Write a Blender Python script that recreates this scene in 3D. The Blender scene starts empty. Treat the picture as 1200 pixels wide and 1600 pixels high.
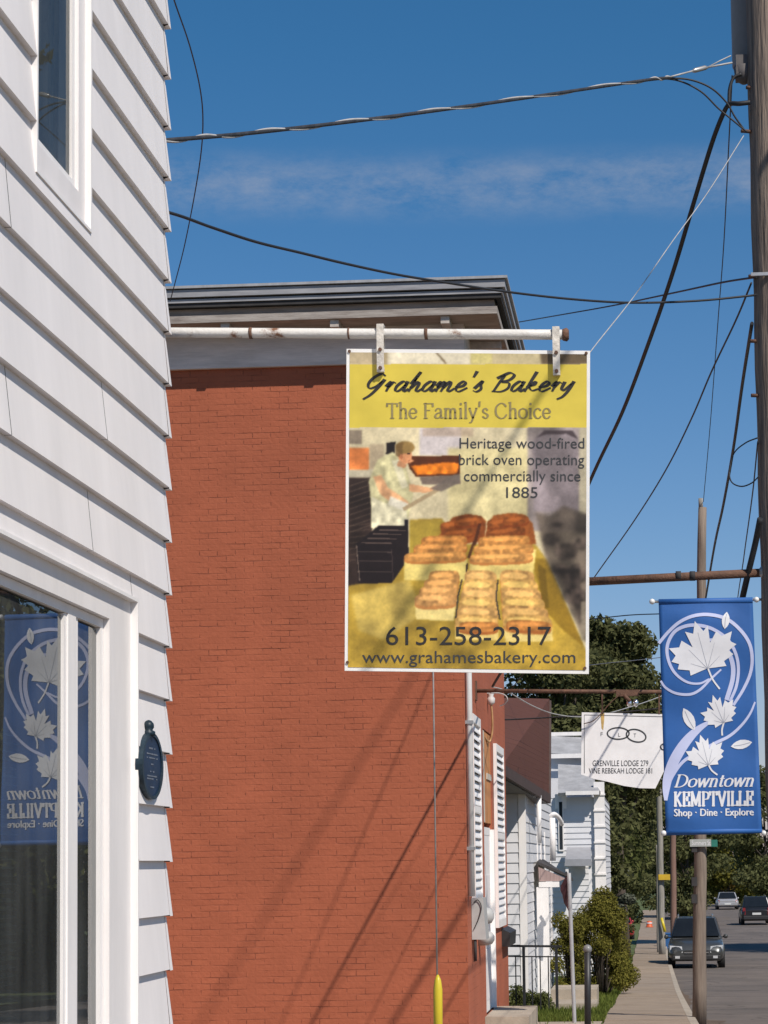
import bpy, bmesh, math, random
import numpy as np
from mathutils import Vector, Matrix
from mathutils.geometry import tessellate_polygon

random.seed(7)
rng = np.random.default_rng(11)
SC = bpy.context.scene
COL = SC.collection
rad = math.radians

# ------------------------------------------------------------------ camera
FPX, IW, IH = 3400.0, 1200.0, 1600.0
PCX, PCY = 787.0, 1047.0      # principal point: the photograph is cut from a larger frame
CAM = Vector((0, 0, 1.6))
ROLL = 0.0155


def cam_axes(yaw, pitch):
    F = Vector((-math.sin(yaw) * math.cos(pitch), math.cos(yaw) * math.cos(pitch), math.sin(pitch)))
    R0 = Vector((math.cos(yaw), math.sin(yaw), 0))
    U0 = R0.cross(F)
    R = R0 * math.cos(ROLL) - U0 * math.sin(ROLL)
    U = R0 * math.sin(ROLL) + U0 * math.cos(ROLL)
    return F, R, U


yaw, pitch = 0.12, 0.16
for _ in range(40):
    F, R, U = cam_axes(yaw, pitch)
    d = Vector((0, 1, 0))
    px = PCX + FPX * d.dot(R) / d.dot(F)
    py = PCY - FPX * d.dot(U) / d.dot(F)
    yaw += (1017 - px) / FPX * 0.9
    pitch += (1345 - py) / FPX * 0.9
F, R, U = cam_axes(yaw, pitch)
cam = bpy.data.cameras.new("camera")
camo = bpy.data.objects.new("camera", cam)
COL.objects.link(camo)
M = Matrix((R, U, -F)).transposed().to_4x4()
M.translation = CAM
camo.matrix_world = M
cam.sensor_fit = 'HORIZONTAL'
cam.sensor_width = 36
cam.lens = FPX / IW * 36
cam.shift_x = (600 - PCX) / IW
cam.shift_y = (PCY - 800) / IW
cam.clip_start = 0.05
cam.clip_end = 6000
SC.camera = camo


def ray(px, py):
    return F + R * ((px - PCX) / FPX) - U * ((py - PCY) / FPX)


def P(px, py, Y):
    r = ray(px, py)
    return CAM + r * ((Y - CAM.y) / r.y)


def PX(px, py, X):
    r = ray(px, py)
    return CAM + r * ((X - CAM.x) / r.x)


# ------------------------------------------------------------------ light
SUN = Vector((0.45, -0.52, 0.725)).normalized()
w = bpy.data.worlds.new("World")
SC.world = w
w.use_nodes = True
nt = w.node_tree
nt.nodes.clear()
out = nt.nodes.new('ShaderNodeOutputWorld')
bg = nt.nodes.new('ShaderNodeBackground')
sky = nt.nodes.new('ShaderNodeTexSky')
sky.sky_type = 'NISHITA'
sky.sun_disc = False
sky.sun_elevation = math.asin(SUN.z)
sky.sun_rotation = math.atan2(SUN.x, SUN.y)
sky.altitude = 100
sky.air_density = 1.0
sky.dust_density = 0.35
sky.ozone_density = 1.6
bg.inputs['Strength'].default_value = 0.081
# a thin band of cirrus, laid out by direction in the sky itself
tc = nt.nodes.new('ShaderNodeTexCoord')
sep = nt.nodes.new('ShaderNodeSeparateXYZ')
nt.links.new(tc.outputs['Generated'], sep.inputs[0])
mp = nt.nodes.new('ShaderNodeMapping')
mp.inputs['Scale'].default_value = (20, 20, 46)
nt.links.new(tc.outputs['Generated'], mp.inputs['Vector'])
noi = nt.nodes.new('ShaderNodeTexNoise')
noi.inputs['Scale'].default_value = 1.6
noi.inputs['Detail'].default_value = 7
noi.inputs['Roughness'].default_value = 0.72
nt.links.new(mp.outputs[0], noi.inputs['Vector'])
_z0 = ray(640, 292).normalized().z
_zt = ray(640, 225).normalized().z
band = nt.nodes.new('ShaderNodeMapRange')
band.interpolation_type = 'SMOOTHERSTEP'
sub = nt.nodes.new('ShaderNodeMath'); sub.operation = 'SUBTRACT'
sub.inputs[1].default_value = _z0
nt.links.new(sep.outputs['Z'], sub.inputs[0])
ab = nt.nodes.new('ShaderNodeMath'); ab.operation = 'ABSOLUTE'
nt.links.new(sub.outputs[0], ab.inputs[0])
nt.links.new(ab.outputs[0], band.inputs['Value'])
band.inputs['From Min'].default_value = 0.0
band.inputs['From Max'].default_value = abs(_zt - _z0) * 1.15
band.inputs['To Min'].default_value = 1
band.inputs['To Max'].default_value = 0
nr = nt.nodes.new('ShaderNodeMapRange')
nr.inputs['From Min'].default_value = 0.33
nr.inputs['From Max'].default_value = 0.78
nt.links.new(noi.outputs['Fac'], nr.inputs['Value'])
mm = nt.nodes.new('ShaderNodeMath'); mm.operation = 'MULTIPLY'
nt.links.new(band.outputs[0], mm.inputs[0]); nt.links.new(nr.outputs[0], mm.inputs[1])
m2 = nt.nodes.new('ShaderNodeMath'); m2.operation = 'MULTIPLY'
m2.inputs[1].default_value = 0.62
nt.links.new(mm.outputs[0], m2.inputs[0])
hsv = nt.nodes.new('ShaderNodeHueSaturation')
hsv.inputs['Saturation'].default_value = 1.18
tint = nt.nodes.new('ShaderNodeMixRGB'); tint.blend_type = 'MULTIPLY'
tint.inputs['Fac'].default_value = 1.0
tr_ = nt.nodes.new('ShaderNodeValToRGB')
tr_.color_ramp.elements[0].position = 0.0; tr_.color_ramp.elements[0].color = (0.92, 0.84, 1.10, 1)
tr_.color_ramp.elements[1].position = 0.36; tr_.color_ramp.elements[1].color = (0.76, 0.99, 1.12, 1)
_e = tr_.color_ramp.elements.new(0.13); _e.color = (0.90, 0.96, 1.12, 1)
nt.links.new(sep.outputs['Z'], tr_.inputs['Fac'])
nt.links.new(tr_.outputs['Color'], tint.inputs['Color2'])
nt.links.new(sky.outputs[0], tint.inputs['Color1'])
nt.links.new(tint.outputs[0], hsv.inputs['Color'])
mx = nt.nodes.new('ShaderNodeMixRGB')
mx.inputs['Color2'].default_value = (4.4, 4.9, 6.0, 1)
nt.links.new(m2.outputs[0], mx.inputs['Fac'])
nt.links.new(hsv.outputs[0], mx.inputs['Color1'])
nt.links.new(mx.outputs[0], bg.inputs['Color'])
nt.links.new(bg.outputs[0], out.inputs['Surface'])

sl = bpy.data.lights.new("sun", 'SUN')
sl.energy = 4.8
sl.angle = rad(0.53)
sl.color = (1.0, 0.925, 0.83)
so = bpy.data.objects.new("sun", sl)
COL.objects.link(so)
so.location = SUN * 60
so.rotation_euler = (-SUN).to_track_quat('-Z', 'Y').to_euler()
SC.view_settings.view_transform = 'Standard'
SC.view_settings.look = 'None'
SC.view_settings.exposure = 0.0
SC.view_settings.gamma = 1.0
SC.cycles.max_bounces = 8
SC.cycles.transparent_max_bounces = 16


# ------------------------------------------------------------------ materials
def lin(r, g, b, k=1.0):
    def f(v):
        v /= 255.0
        return v / 12.92 if v <= 0.04045 else ((v + 0.055) / 1.055) ** 2.4
    return (f(r) * k, f(g) * k, f(b) * k)


MATS = {}


def mat(name, col, rough=0.6, var=0.0, vscale=6.0, stretch=(1, 1, 1), bump=0.0, bscale=40.0, metal=0.0,
        coat=0.0, col2=None, spec=0.5, detail=6):
    """principled with a noise that mottles the colour and roughens the surface"""
    if name in MATS:
        return MATS[name]
    m = bpy.data.materials.new(name)
    m.use_nodes = True
    t = m.node_tree
    b = t.nodes['Principled BSDF']
    b.inputs['Roughness'].default_value = rough
    b.inputs['Metallic'].default_value = metal
    b.inputs['Coat Weight'].default_value = coat
    b.inputs['Specular IOR Level'].default_value = spec
    b.inputs['Base Color'].default_value = (*col, 1)
    tcn = t.nodes.new('ShaderNodeTexCoord')
    mpn = t.nodes.new('ShaderNodeMapping')
    mpn.inputs['Scale'].default_value = stretch
    t.links.new(tcn.outputs['Object'], mpn.inputs['Vector'])
    if var > 0 or col2:
        n = t.nodes.new('ShaderNodeTexNoise')
        n.inputs['Scale'].default_value = vscale
        n.inputs['Detail'].default_value = detail
        n.inputs['Roughness'].default_value = 0.65
        t.links.new(mpn.outputs[0], n.inputs['Vector'])
        r = t.nodes.new('ShaderNodeValToRGB')
        c2 = col2 or tuple(c * (1 - var) for c in col)
        c1 = col if col2 else tuple(min(1, c * (1 + var * 0.6)) for c in col)
        r.color_ramp.elements[0].position = 0.34
        r.color_ramp.elements[0].color = (*c2, 1)
        r.color_ramp.elements[1].position = 0.66
        r.color_ramp.elements[1].color = (*c1, 1)
        t.links.new(n.outputs['Fac'], r.inputs['Fac'])
        t.links.new(r.outputs['Color'], b.inputs['Base Color'])
    if bump > 0:
        n2 = t.nodes.new('ShaderNodeTexNoise')
        n2.inputs['Scale'].default_value = bscale
        n2.inputs['Detail'].default_value = 5
        t.links.new(mpn.outputs[0], n2.inputs['Vector'])
        bp = t.nodes.new('ShaderNodeBump')
        bp.inputs['Strength'].default_value = bump
        bp.inputs['Distance'].default_value = 0.02
        t.links.new(n2.outputs['Fac'], bp.inputs['Height'])
        t.links.new(bp.outputs[0], b.inputs['Normal'])
    MATS[name] = m
    return m


def brick_mat(name, c1, c2, cm, axis='x', bw=0.212, rh=0.069, bumpk=0.75):
    if name in MATS:
        return MATS[name]
    m = bpy.data.materials.new(name)
    m.use_nodes = True
    t = m.node_tree
    b = t.nodes['Principled BSDF']
    b.inputs['Roughness'].default_value = 0.75
    b.inputs['Specular IOR Level'].default_value = 0.25
    g = t.nodes.new('ShaderNodeNewGeometry')
    s = t.nodes.new('ShaderNodeSeparateXYZ')
    t.links.new(g.outputs['Position'], s.inputs[0])
    c = t.nodes.new('ShaderNodeCombineXYZ')
    t.links.new(s.outputs['X' if axis == 'x' else 'Y'], c.inputs['X'])
    t.links.new(s.outputs['Z'], c.inputs['Y'])
    # slight waver of the courses
    nw = t.nodes.new('ShaderNodeTexNoise'); nw.inputs['Scale'].default_value = 2.3
    t.links.new(c.outputs[0], nw.inputs['Vector'])
    vm = t.nodes.new('ShaderNodeVectorMath'); vm.operation = 'SCALE'
    vm.inputs['Scale'].default_value = 0.02
    t.links.new(nw.outputs['Color'], vm.inputs[0])
    va = t.nodes.new('ShaderNodeVectorMath'); va.operation = 'ADD'
    t.links.new(c.outputs[0], va.inputs[0]); t.links.new(vm.outputs[0], va.inputs[1])
    br = t.nodes.new('ShaderNodeTexBrick')
    br.inputs['Color1'].default_value = (*c1, 1)
    br.inputs['Color2'].default_value = (*c2, 1)
    br.inputs['Mortar'].default_value = (*cm, 1)
    br.inputs['Scale'].default_value = 1
    br.inputs['Brick Width'].default_value = bw
    br.inputs['Row Height'].default_value = rh
    br.inputs['Mortar Size'].default_value = 0.006
    br.inputs['Mortar Smooth'].default_value = 0.35
    br.inputs['Bias'].default_value = -0.1
    t.links.new(va.outputs[0], br.inputs['Vector'])
    # the painted joints only show here and there
    n = t.nodes.new('ShaderNodeTexNoise'); n.inputs['Scale'].default_value = 5.0
    n.inputs['Detail'].default_value = 6
    mpn = t.nodes.new('ShaderNodeMapping'); mpn.inputs['Scale'].default_value = (0.5, 2.6, 1)
    t.links.new(c.outputs[0], mpn.inputs['Vector']); t.links.new(mpn.outputs[0], n.inputs['Vector'])
    r = t.nodes.new('ShaderNodeMapRange')
    r.inputs['From Min'].default_value = 0.47; r.inputs['From Max'].default_value = 0.68
    r.inputs['To Min'].default_value = 0.06; r.inputs['To Max'].default_value = 0.85
    t.links.new(n.outputs['Fac'], r.inputs['Value'])
    base = t.nodes.new('ShaderNodeMixRGB')
    mid = tuple((a + q) / 2 for a, q in zip(c1, c2))
    base.inputs['Color1'].default_value = (*mid, 1)
    t.links.new(br.outputs['Color'], base.inputs['Color2'])
    t.links.new(r.outputs[0], base.inputs['Fac'])
    # broad weathering
    n3 = t.nodes.new('ShaderNodeTexNoise'); n3.inputs['Scale'].default_value = 0.9
    n3.inputs['Detail'].default_value = 7; n3.inputs['Roughness'].default_value = 0.7
    t.links.new(c.outputs[0], n3.inputs['Vector'])
    r3 = t.nodes.new('ShaderNodeMapRange')
    r3.inputs['From Min'].default_value = 0.3; r3.inputs['From Max'].default_value = 0.7
    r3.inputs['To Min'].default_value = 0.84; r3.inputs['To Max'].default_value = 1.12
    t.links.new(n3.outputs['Fac'], r3.inputs['Value'])
    mul = t.nodes.new('ShaderNodeVectorMath'); mul.operation = 'SCALE'
    t.links.new(base.outputs[0], mul.inputs[0]); t.links.new(r3.outputs[0], mul.inputs['Scale'])
    t.links.new(mul.outputs[0], b.inputs['Base Color'])
    mulh = t.nodes.new('ShaderNodeMath'); mulh.operation = 'MULTIPLY'
    t.links.new(br.outputs['Fac'], mulh.inputs[0]); t.links.new(r.outputs[0], mulh.inputs[1])
    n4 = t.nodes.new('ShaderNodeTexNoise'); n4.inputs['Scale'].default_value = 22
    t.links.new(c.outputs[0], n4.inputs['Vector'])
    add = t.nodes.new('ShaderNodeMath'); add.operation = 'MULTIPLY_ADD'
    t.links.new(n4.outputs['Fac'], add.inputs[0]); add.inputs[1].default_value = -0.5
    t.links.new(mulh.outputs[0], add.inputs[2])
    bp = t.nodes.new('ShaderNodeBump'); bp.invert = True
    bp.inputs['Strength'].default_value = bumpk
    bp.inputs['Distance'].default_value = 0.012
    t.links.new(add.outputs[0], bp.inputs['Height'])
    t.links.new(bp.outputs[0], b.inputs['Normal'])
    MATS[name] = m
    return m


def glass_mat(name, ior=1.5, tint=(0.55, 0.62, 0.6), rough=0.0, wob=0.0, dust_veil=0.0):
    if name in MATS:
        return MATS[name]
    m = bpy.data.materials.new(name)
    m.use_nodes = True
    t = m.node_tree
    t.nodes.clear()
    o = t.nodes.new('ShaderNodeOutputMaterial')
    fr = t.nodes.new('ShaderNodeFresnel'); fr.inputs['IOR'].default_value = ior
    tr = t.nodes.new('ShaderNodeBsdfTransparent'); tr.inputs['Color'].default_value = (*tint, 1)
    gl = t.nodes.new('ShaderNodeBsdfGlossy'); gl.inputs['Roughness'].default_value = rough
    gl.inputs['Color'].default_value = (0.95, 0.97, 0.97, 1)
    mi = t.nodes.new('ShaderNodeMixShader')
    t.links.new(fr.outputs[0], mi.inputs[0]); t.links.new(tr.outputs[0], mi.inputs[1])
    t.links.new(gl.outputs[0], mi.inputs[2]); t.links.new(mi.outputs[0], o.inputs[0])
    if dust_veil:  # dusty layer that also paints in the pale veil of interior light
        df = t.nodes.new('ShaderNodeBsdfDiffuse'); df.inputs['Color'].default_value = (0.6, 0.62, 0.6, 1)
        dn = t.nodes.new('ShaderNodeTexNoise'); dn.inputs['Scale'].default_value = 3.0; dn.inputs['Detail'].default_value = 8
        dc = t.nodes.new('ShaderNodeTexCoord'); dm = t.nodes.new('ShaderNodeMapping'); dm.inputs['Scale'].default_value = (1, 3, .5)
        t.links.new(dc.outputs['Object'], dm.inputs['Vector']); t.links.new(dm.outputs[0], dn.inputs['Vector'])
        dr_ = t.nodes.new('ShaderNodeMapRange'); dr_.inputs['From Min'].default_value = .3; dr_.inputs['From Max'].default_value = .75
        dr_.inputs['To Min'].default_value = dust_veil * .6; dr_.inputs['To Max'].default_value = dust_veil * 1.7
        t.links.new(dn.outputs['Fac'], dr_.inputs['Value'])
        m3 = t.nodes.new('ShaderNodeMixShader'); t.links.new(dr_.outputs[0], m3.inputs[0])
        t.links.new(mi.outputs[0], m3.inputs[1]); t.links.new(df.outputs[0], m3.inputs[2]); t.links.new(m3.outputs[0], o.inputs[0])
    if wob:
        n = t.nodes.new('ShaderNodeTexNoise'); n.inputs['Scale'].default_value = 1.3
        tcn = t.nodes.new('ShaderNodeTexCoord'); t.links.new(tcn.outputs['Object'], n.inputs['Vector'])
        bp = t.nodes.new('ShaderNodeBump'); bp.inputs['Strength'].default_value = wob
        bp.inputs['Distance'].default_value = 0.01
        t.links.new(n.outputs['Fac'], bp.inputs['Height']); t.links.new(bp.outputs[0], gl.inputs['Normal'])
    MATS[name] = m
    return m


def leaf_mat(name, dark, light, trans=0.25):
    if name in MATS:
        return MATS[name]
    m = bpy.data.materials.new(name)
    m.use_nodes = True
    t = m.node_tree
    t.nodes.clear()
    o = t.nodes.new('ShaderNodeOutputMaterial')
    g = t.nodes.new('ShaderNodeNewGeometry')
    r = t.nodes.new('ShaderNodeValToRGB')
    r.color_ramp.elements[0].color = (*dark, 1)
    r.color_ramp.elements[1].color = (*light, 1)
    t.links.new(g.outputs['Random Per Island'], r.inputs['Fac'])
    d = t.nodes.new('ShaderNodeBsdfDiffuse'); tl = t.nodes.new('ShaderNodeBsdfTranslucent')
    mi = t.nodes.new('ShaderNodeMixShader'); mi.inputs[0].default_value = trans
    t.links.new(r.outputs[0], d.inputs['Color']); t.links.new(r.outputs[0], tl.inputs['Color'])
    t.links.new(d.outputs[0], mi.inputs[1]); t.links.new(tl.outputs[0], mi.inputs[2])
    t.links.new(mi.outputs[0], o.inputs[0])
    MATS[name] = m
    return m


def attr_mat(name, rough=0.45):
    if name in MATS:
        return MATS[name]
    m = bpy.data.materials.new(name)
    m.use_nodes = True
    t = m.node_tree
    b = t.nodes['Principled BSDF']
    b.inputs['Roughness'].default_value = rough
    b.inputs['Specular IOR Level'].default_value = 0.3
    a = t.nodes.new('ShaderNodeAttribute'); a.attribute_name = 'paint'
    n = t.nodes.new('ShaderNodeTexNoise'); n.inputs['Scale'].default_value = 9
    n.inputs['Detail'].default_value = 8
    tcn = t.nodes.new('ShaderNodeTexCoord'); t.links.new(tcn.outputs['Object'], n.inputs['Vector'])
    r = t.nodes.new('ShaderNodeMapRange')
    r.inputs['From Min'].default_value = 0.3; r.inputs['From Max'].default_value = 0.7
    r.inputs['To Min'].default_value = 0.9; r.inputs['To Max'].default_value = 1.06
    t.links.new(n.outputs['Fac'], r.inputs['Value'])
    mul = t.nodes.new('ShaderNodeVectorMath'); mul.operation = 'SCALE'
    t.links.new(a.outputs['Color'], mul.inputs[0]); t.links.new(r.outputs[0], mul.inputs['Scale'])
    t.links.new(mul.outputs[0], b.inputs['Base Color'])
    MATS[name] = m
    return m


# ------------------------------------------------------------------ mesh helpers
class MB:
    def __init__(self):
        self.v, self.f, self.sm = [], [], []

    def face(self, pts, smooth=False):
        n = len(self.v)
        self.v += [tuple(p) for p in pts]
        self.f.append(tuple(range(n, n + len(pts))))
        self.sm.append(smooth)
        return self

    def box(self, a, b):
        x0, y0, z0 = a
        x1, y1, z1 = b
        return self.hexa([(x0, y0, z0), (x1, y0, z0), (x1, y1, z0), (x0, y1, z0),
                          (x0, y0, z1), (x1, y0, z1), (x1, y1, z1), (x0, y1, z1)])

    def hexa(self, p):
        n = len(self.v)
        self.v += [tuple(q) for q in p]
        for q in ((0, 3, 2, 1), (4, 5, 6, 7), (0, 1, 5, 4), (1, 2, 6, 5), (2, 3, 7, 6), (3, 0, 4, 7)):
            self.f.append(tuple(n + i for i in q))
            self.sm.append(False)
        return self

    def bar(self, a, b, wx, wz, up=(0, 0, 1)):
        a, b = Vector(a), Vector(b)
        d = (b - a).normalized()
        s = d.cross(Vector(up))
        if s.length < 1e-4:
            s = d.cross(Vector((1, 0, 0)))
        s.normalize()
        t = s.cross(d)
        s *= wx / 2
        t *= wz / 2
        return self.hexa([a - s - t, a + s - t, b + s - t, b - s - t, a - s + t, a + s + t, b + s + t, b - s + t])

    def tube(self, pts, r, n=8, caps=True):
        pts = [Vector(p) for p in pts]
        rs = r if isinstance(r, (list, tuple)) else [r] * len(pts)
        base = len(self.v)
        ref = Vector((0.13, 0.31, 0.94))
        for i, p in enumerate(pts):
            d = (pts[min(i + 1, len(pts) - 1)] - pts[max(i - 1, 0)]).normalized()
            s = d.cross(ref)
            if s.length < 0.05:
                s = d.cross(Vector((1, 0, 0)))
            s.normalize()
            t = s.cross(d)
            for k in range(n):
                a = 2 * math.pi * k / n
                self.v.append(tuple(p + (s * math.cos(a) + t * math.sin(a)) * rs[i]))
        for i in range(len(pts) - 1):
            for k in range(n):
                q = (base + i * n + k, base + i * n + (k + 1) % n, base + (i + 1) * n + (k + 1) % n, base + (i + 1) * n + k)
                self.f.append(q)
                self.sm.append(True)
        if caps:
            self.f.append(tuple(base + k for k in range(n))[::-1]); self.sm.append(False)
            e = base + (len(pts) - 1) * n
            self.f.append(tuple(e + k for k in range(n))); self.sm.append(False)
        return self

    def lathe(self, c, prof, n=16, axis='z'):
        """prof: list of (radius, height) about a vertical axis at c"""
        base = len(self.v)
        for (r, h) in prof:
            for k in range(n):
                a = 2 * math.pi * k / n
                u, v_ = r * math.cos(a), r * math.sin(a)
                if axis == 'z':
                    self.v.append((c[0] + u, c[1] + v_, c[2] + h))
                elif axis == 'x':
                    self.v.append((c[0] + h, c[1] + u, c[2] + v_))
                else:
                    self.v.append((c[0] + u, c[1] + h, c[2] + v_))
        for i in range(len(prof) - 1):
            for k in range(n):
                self.f.append((base + i * n + k, base + i * n + (k + 1) % n, base + (i + 1) * n + (k + 1) % n, base + (i + 1) * n + k))
                self.sm.append(True)
        self.f.append(tuple(base + k for k in range(n))[::-1]); self.sm.append(False)
        e = base + (len(prof) - 1) * n
        self.f.append(tuple(e + k for k in range(n))); self.sm.append(False)
        return self

    def poly(self, pts):
        """flat, possibly concave polygon of 3-D points"""
        pts = [Vector(p) for p in pts]
        n = len(self.v)
        self.v += [tuple(p) for p in pts]
        for t in tessellate_polygon([pts]):
            self.f.append((n + t[0], n + t[1], n + t[2]))
            self.sm.append(False)
        return self

    def prism(self, pts, off):
        """polygon extruded by vector off"""
        off = Vector(off)
        a = [Vector(p) for p in pts]
        b = [p + off for p in a]
        self.poly(a)
        self.poly(b)
        for i in range(len(a)):
            j = (i + 1) % len(a)
            self.face([a[i], a[j], b[j], b[i]])
        return self

    def build(self, name, material, parent=None, local=False):
        me = bpy.data.meshes.new(name)
        off = Vector((0, 0, 0))
        if parent is not None and not local:
            off = wloc(parent)
        vv = [(a[0] - off.x, a[1] - off.y, a[2] - off.z) for a in self.v]
        me.from_pydata(vv, [], self.f)
        me.polygons.foreach_set('use_smooth', self.sm)
        bm = bmesh.new(); bm.from_mesh(me)
        bmesh.ops.recalc_face_normals(bm, faces=bm.faces)
        bm.to_mesh(me); bm.free()
        me.materials.append(material)
        o = bpy.data.objects.new(name, me)
        COL.objects.link(o)
        if parent is not None:
            o.parent = parent
        return o


def wloc(o):
    v = Vector(o.location)
    while o.parent is not None:
        o = o.parent
        v += Vector(o.location)
    return v


def tag(o, label=None, cat=None, group=None, kind=None):
    if label: o['label'] = label
    if cat: o['category'] = cat
    if group: o['group'] = group
    if kind: o['kind'] = kind
    return o


def thing(name, loc, label, cat, group=None, rz=0):
    o = bpy.data.objects.new(name, None)
    o.empty_display_size = 0.2
    COL.objects.link(o)
    o.location = loc
    o.rotation_euler = (0, 0, rz)
    return tag(o, label, cat, group)


def struct(o):
    o['kind'] = 'structure'
    return o


def smooth_path(pts, n=8):
    """catmull-rom through the points (any dimension)"""
    pts = [np.array(p, float) for p in pts]
    if len(pts) < 3:
        return pts
    e = [2 * pts[0] - pts[1]] + pts + [2 * pts[-1] - pts[-2]]
    o = []
    for i in range(1, len(e) - 2):
        p0, p1, p2, p3 = e[i - 1:i + 3]
        for k in range(n):
            t = k / n
            o.append(0.5 * ((2 * p1) + (-p0 + p2) * t + (2 * p0 - 5 * p1 + 4 * p2 - p3) * t * t + (-p0 + 3 * p1 - 3 * p2 + p3) * t ** 3))
    o.append(pts[-1])
    return o


# ---------------------------------------------------------------- lettering
def bfont(s):
    """built-in sans text as 2-D triangles"""
    cu = bpy.data.curves.new('txt', 'FONT')
    cu.body = s
    cu.resolution_u = 3
    ob = bpy.data.objects.new('txt', cu)
    COL.objects.link(ob)
    dg = bpy.context.evaluated_depsgraph_get()
    me = bpy.data.meshes.new_from_object(ob.evaluated_get(dg))
    vs = [(v.co.x, v.co.y) for v in me.vertices]
    fs = [tuple(p.vertices) for p in me.polygons]
    bpy.data.objects.remove(ob)
    bpy.data.curves.remove(cu)
    bpy.data.meshes.remove(me)
    return vs, fs


def fit(vf, box):
    """scale 2-D glyphs to a box (x0,y0,x1,y1) in picture-like coordinates with y down"""
    vs, fs = vf
    a = np.array(vs)
    mn, mxx = a.min(0), a.max(0)
    x0, y0, x1, y1 = box
    u = x0 + (a[:, 0] - mn[0]) / (mxx[0] - mn[0]) * (x1 - x0)
    v = y1 - (a[:, 1] - mn[1]) / (mxx[1] - mn[1]) * (y1 - y0)
    return list(zip(u, v)), fs


def ribbon(pts, wf, closed=False, n=6, smooth=True):
    """a stroke: wf(dx,dy,t) gives the width"""
    pp = smooth_path(pts, n) if smooth and len(pts) > 2 else [np.array(p, float) for p in pts]
    vs, fs = [], []
    m = len(pp)
    for i, p in enumerate(pp):
        d = pp[min(i + 1, m - 1)] - pp[max(i - 1, 0)]
        L = math.hypot(*d) or 1
        d = d / L
        wd = wf(d[0], d[1], i / (m - 1)) / 2
        nn = np.array((-d[1], d[0]))
        ext = 0
        if i == 0: ext = -wd * 0.5
        if i == m - 1: ext = wd * 0.5
        vs.append(tuple(p + nn * wd + d * ext)); vs.append(tuple(p - nn * wd + d * ext))
    for i in range(m - 1):
        fs.append((2 * i, 2 * i + 1, 2 * i + 3, 2 * i + 2))
    return vs, fs


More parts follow.
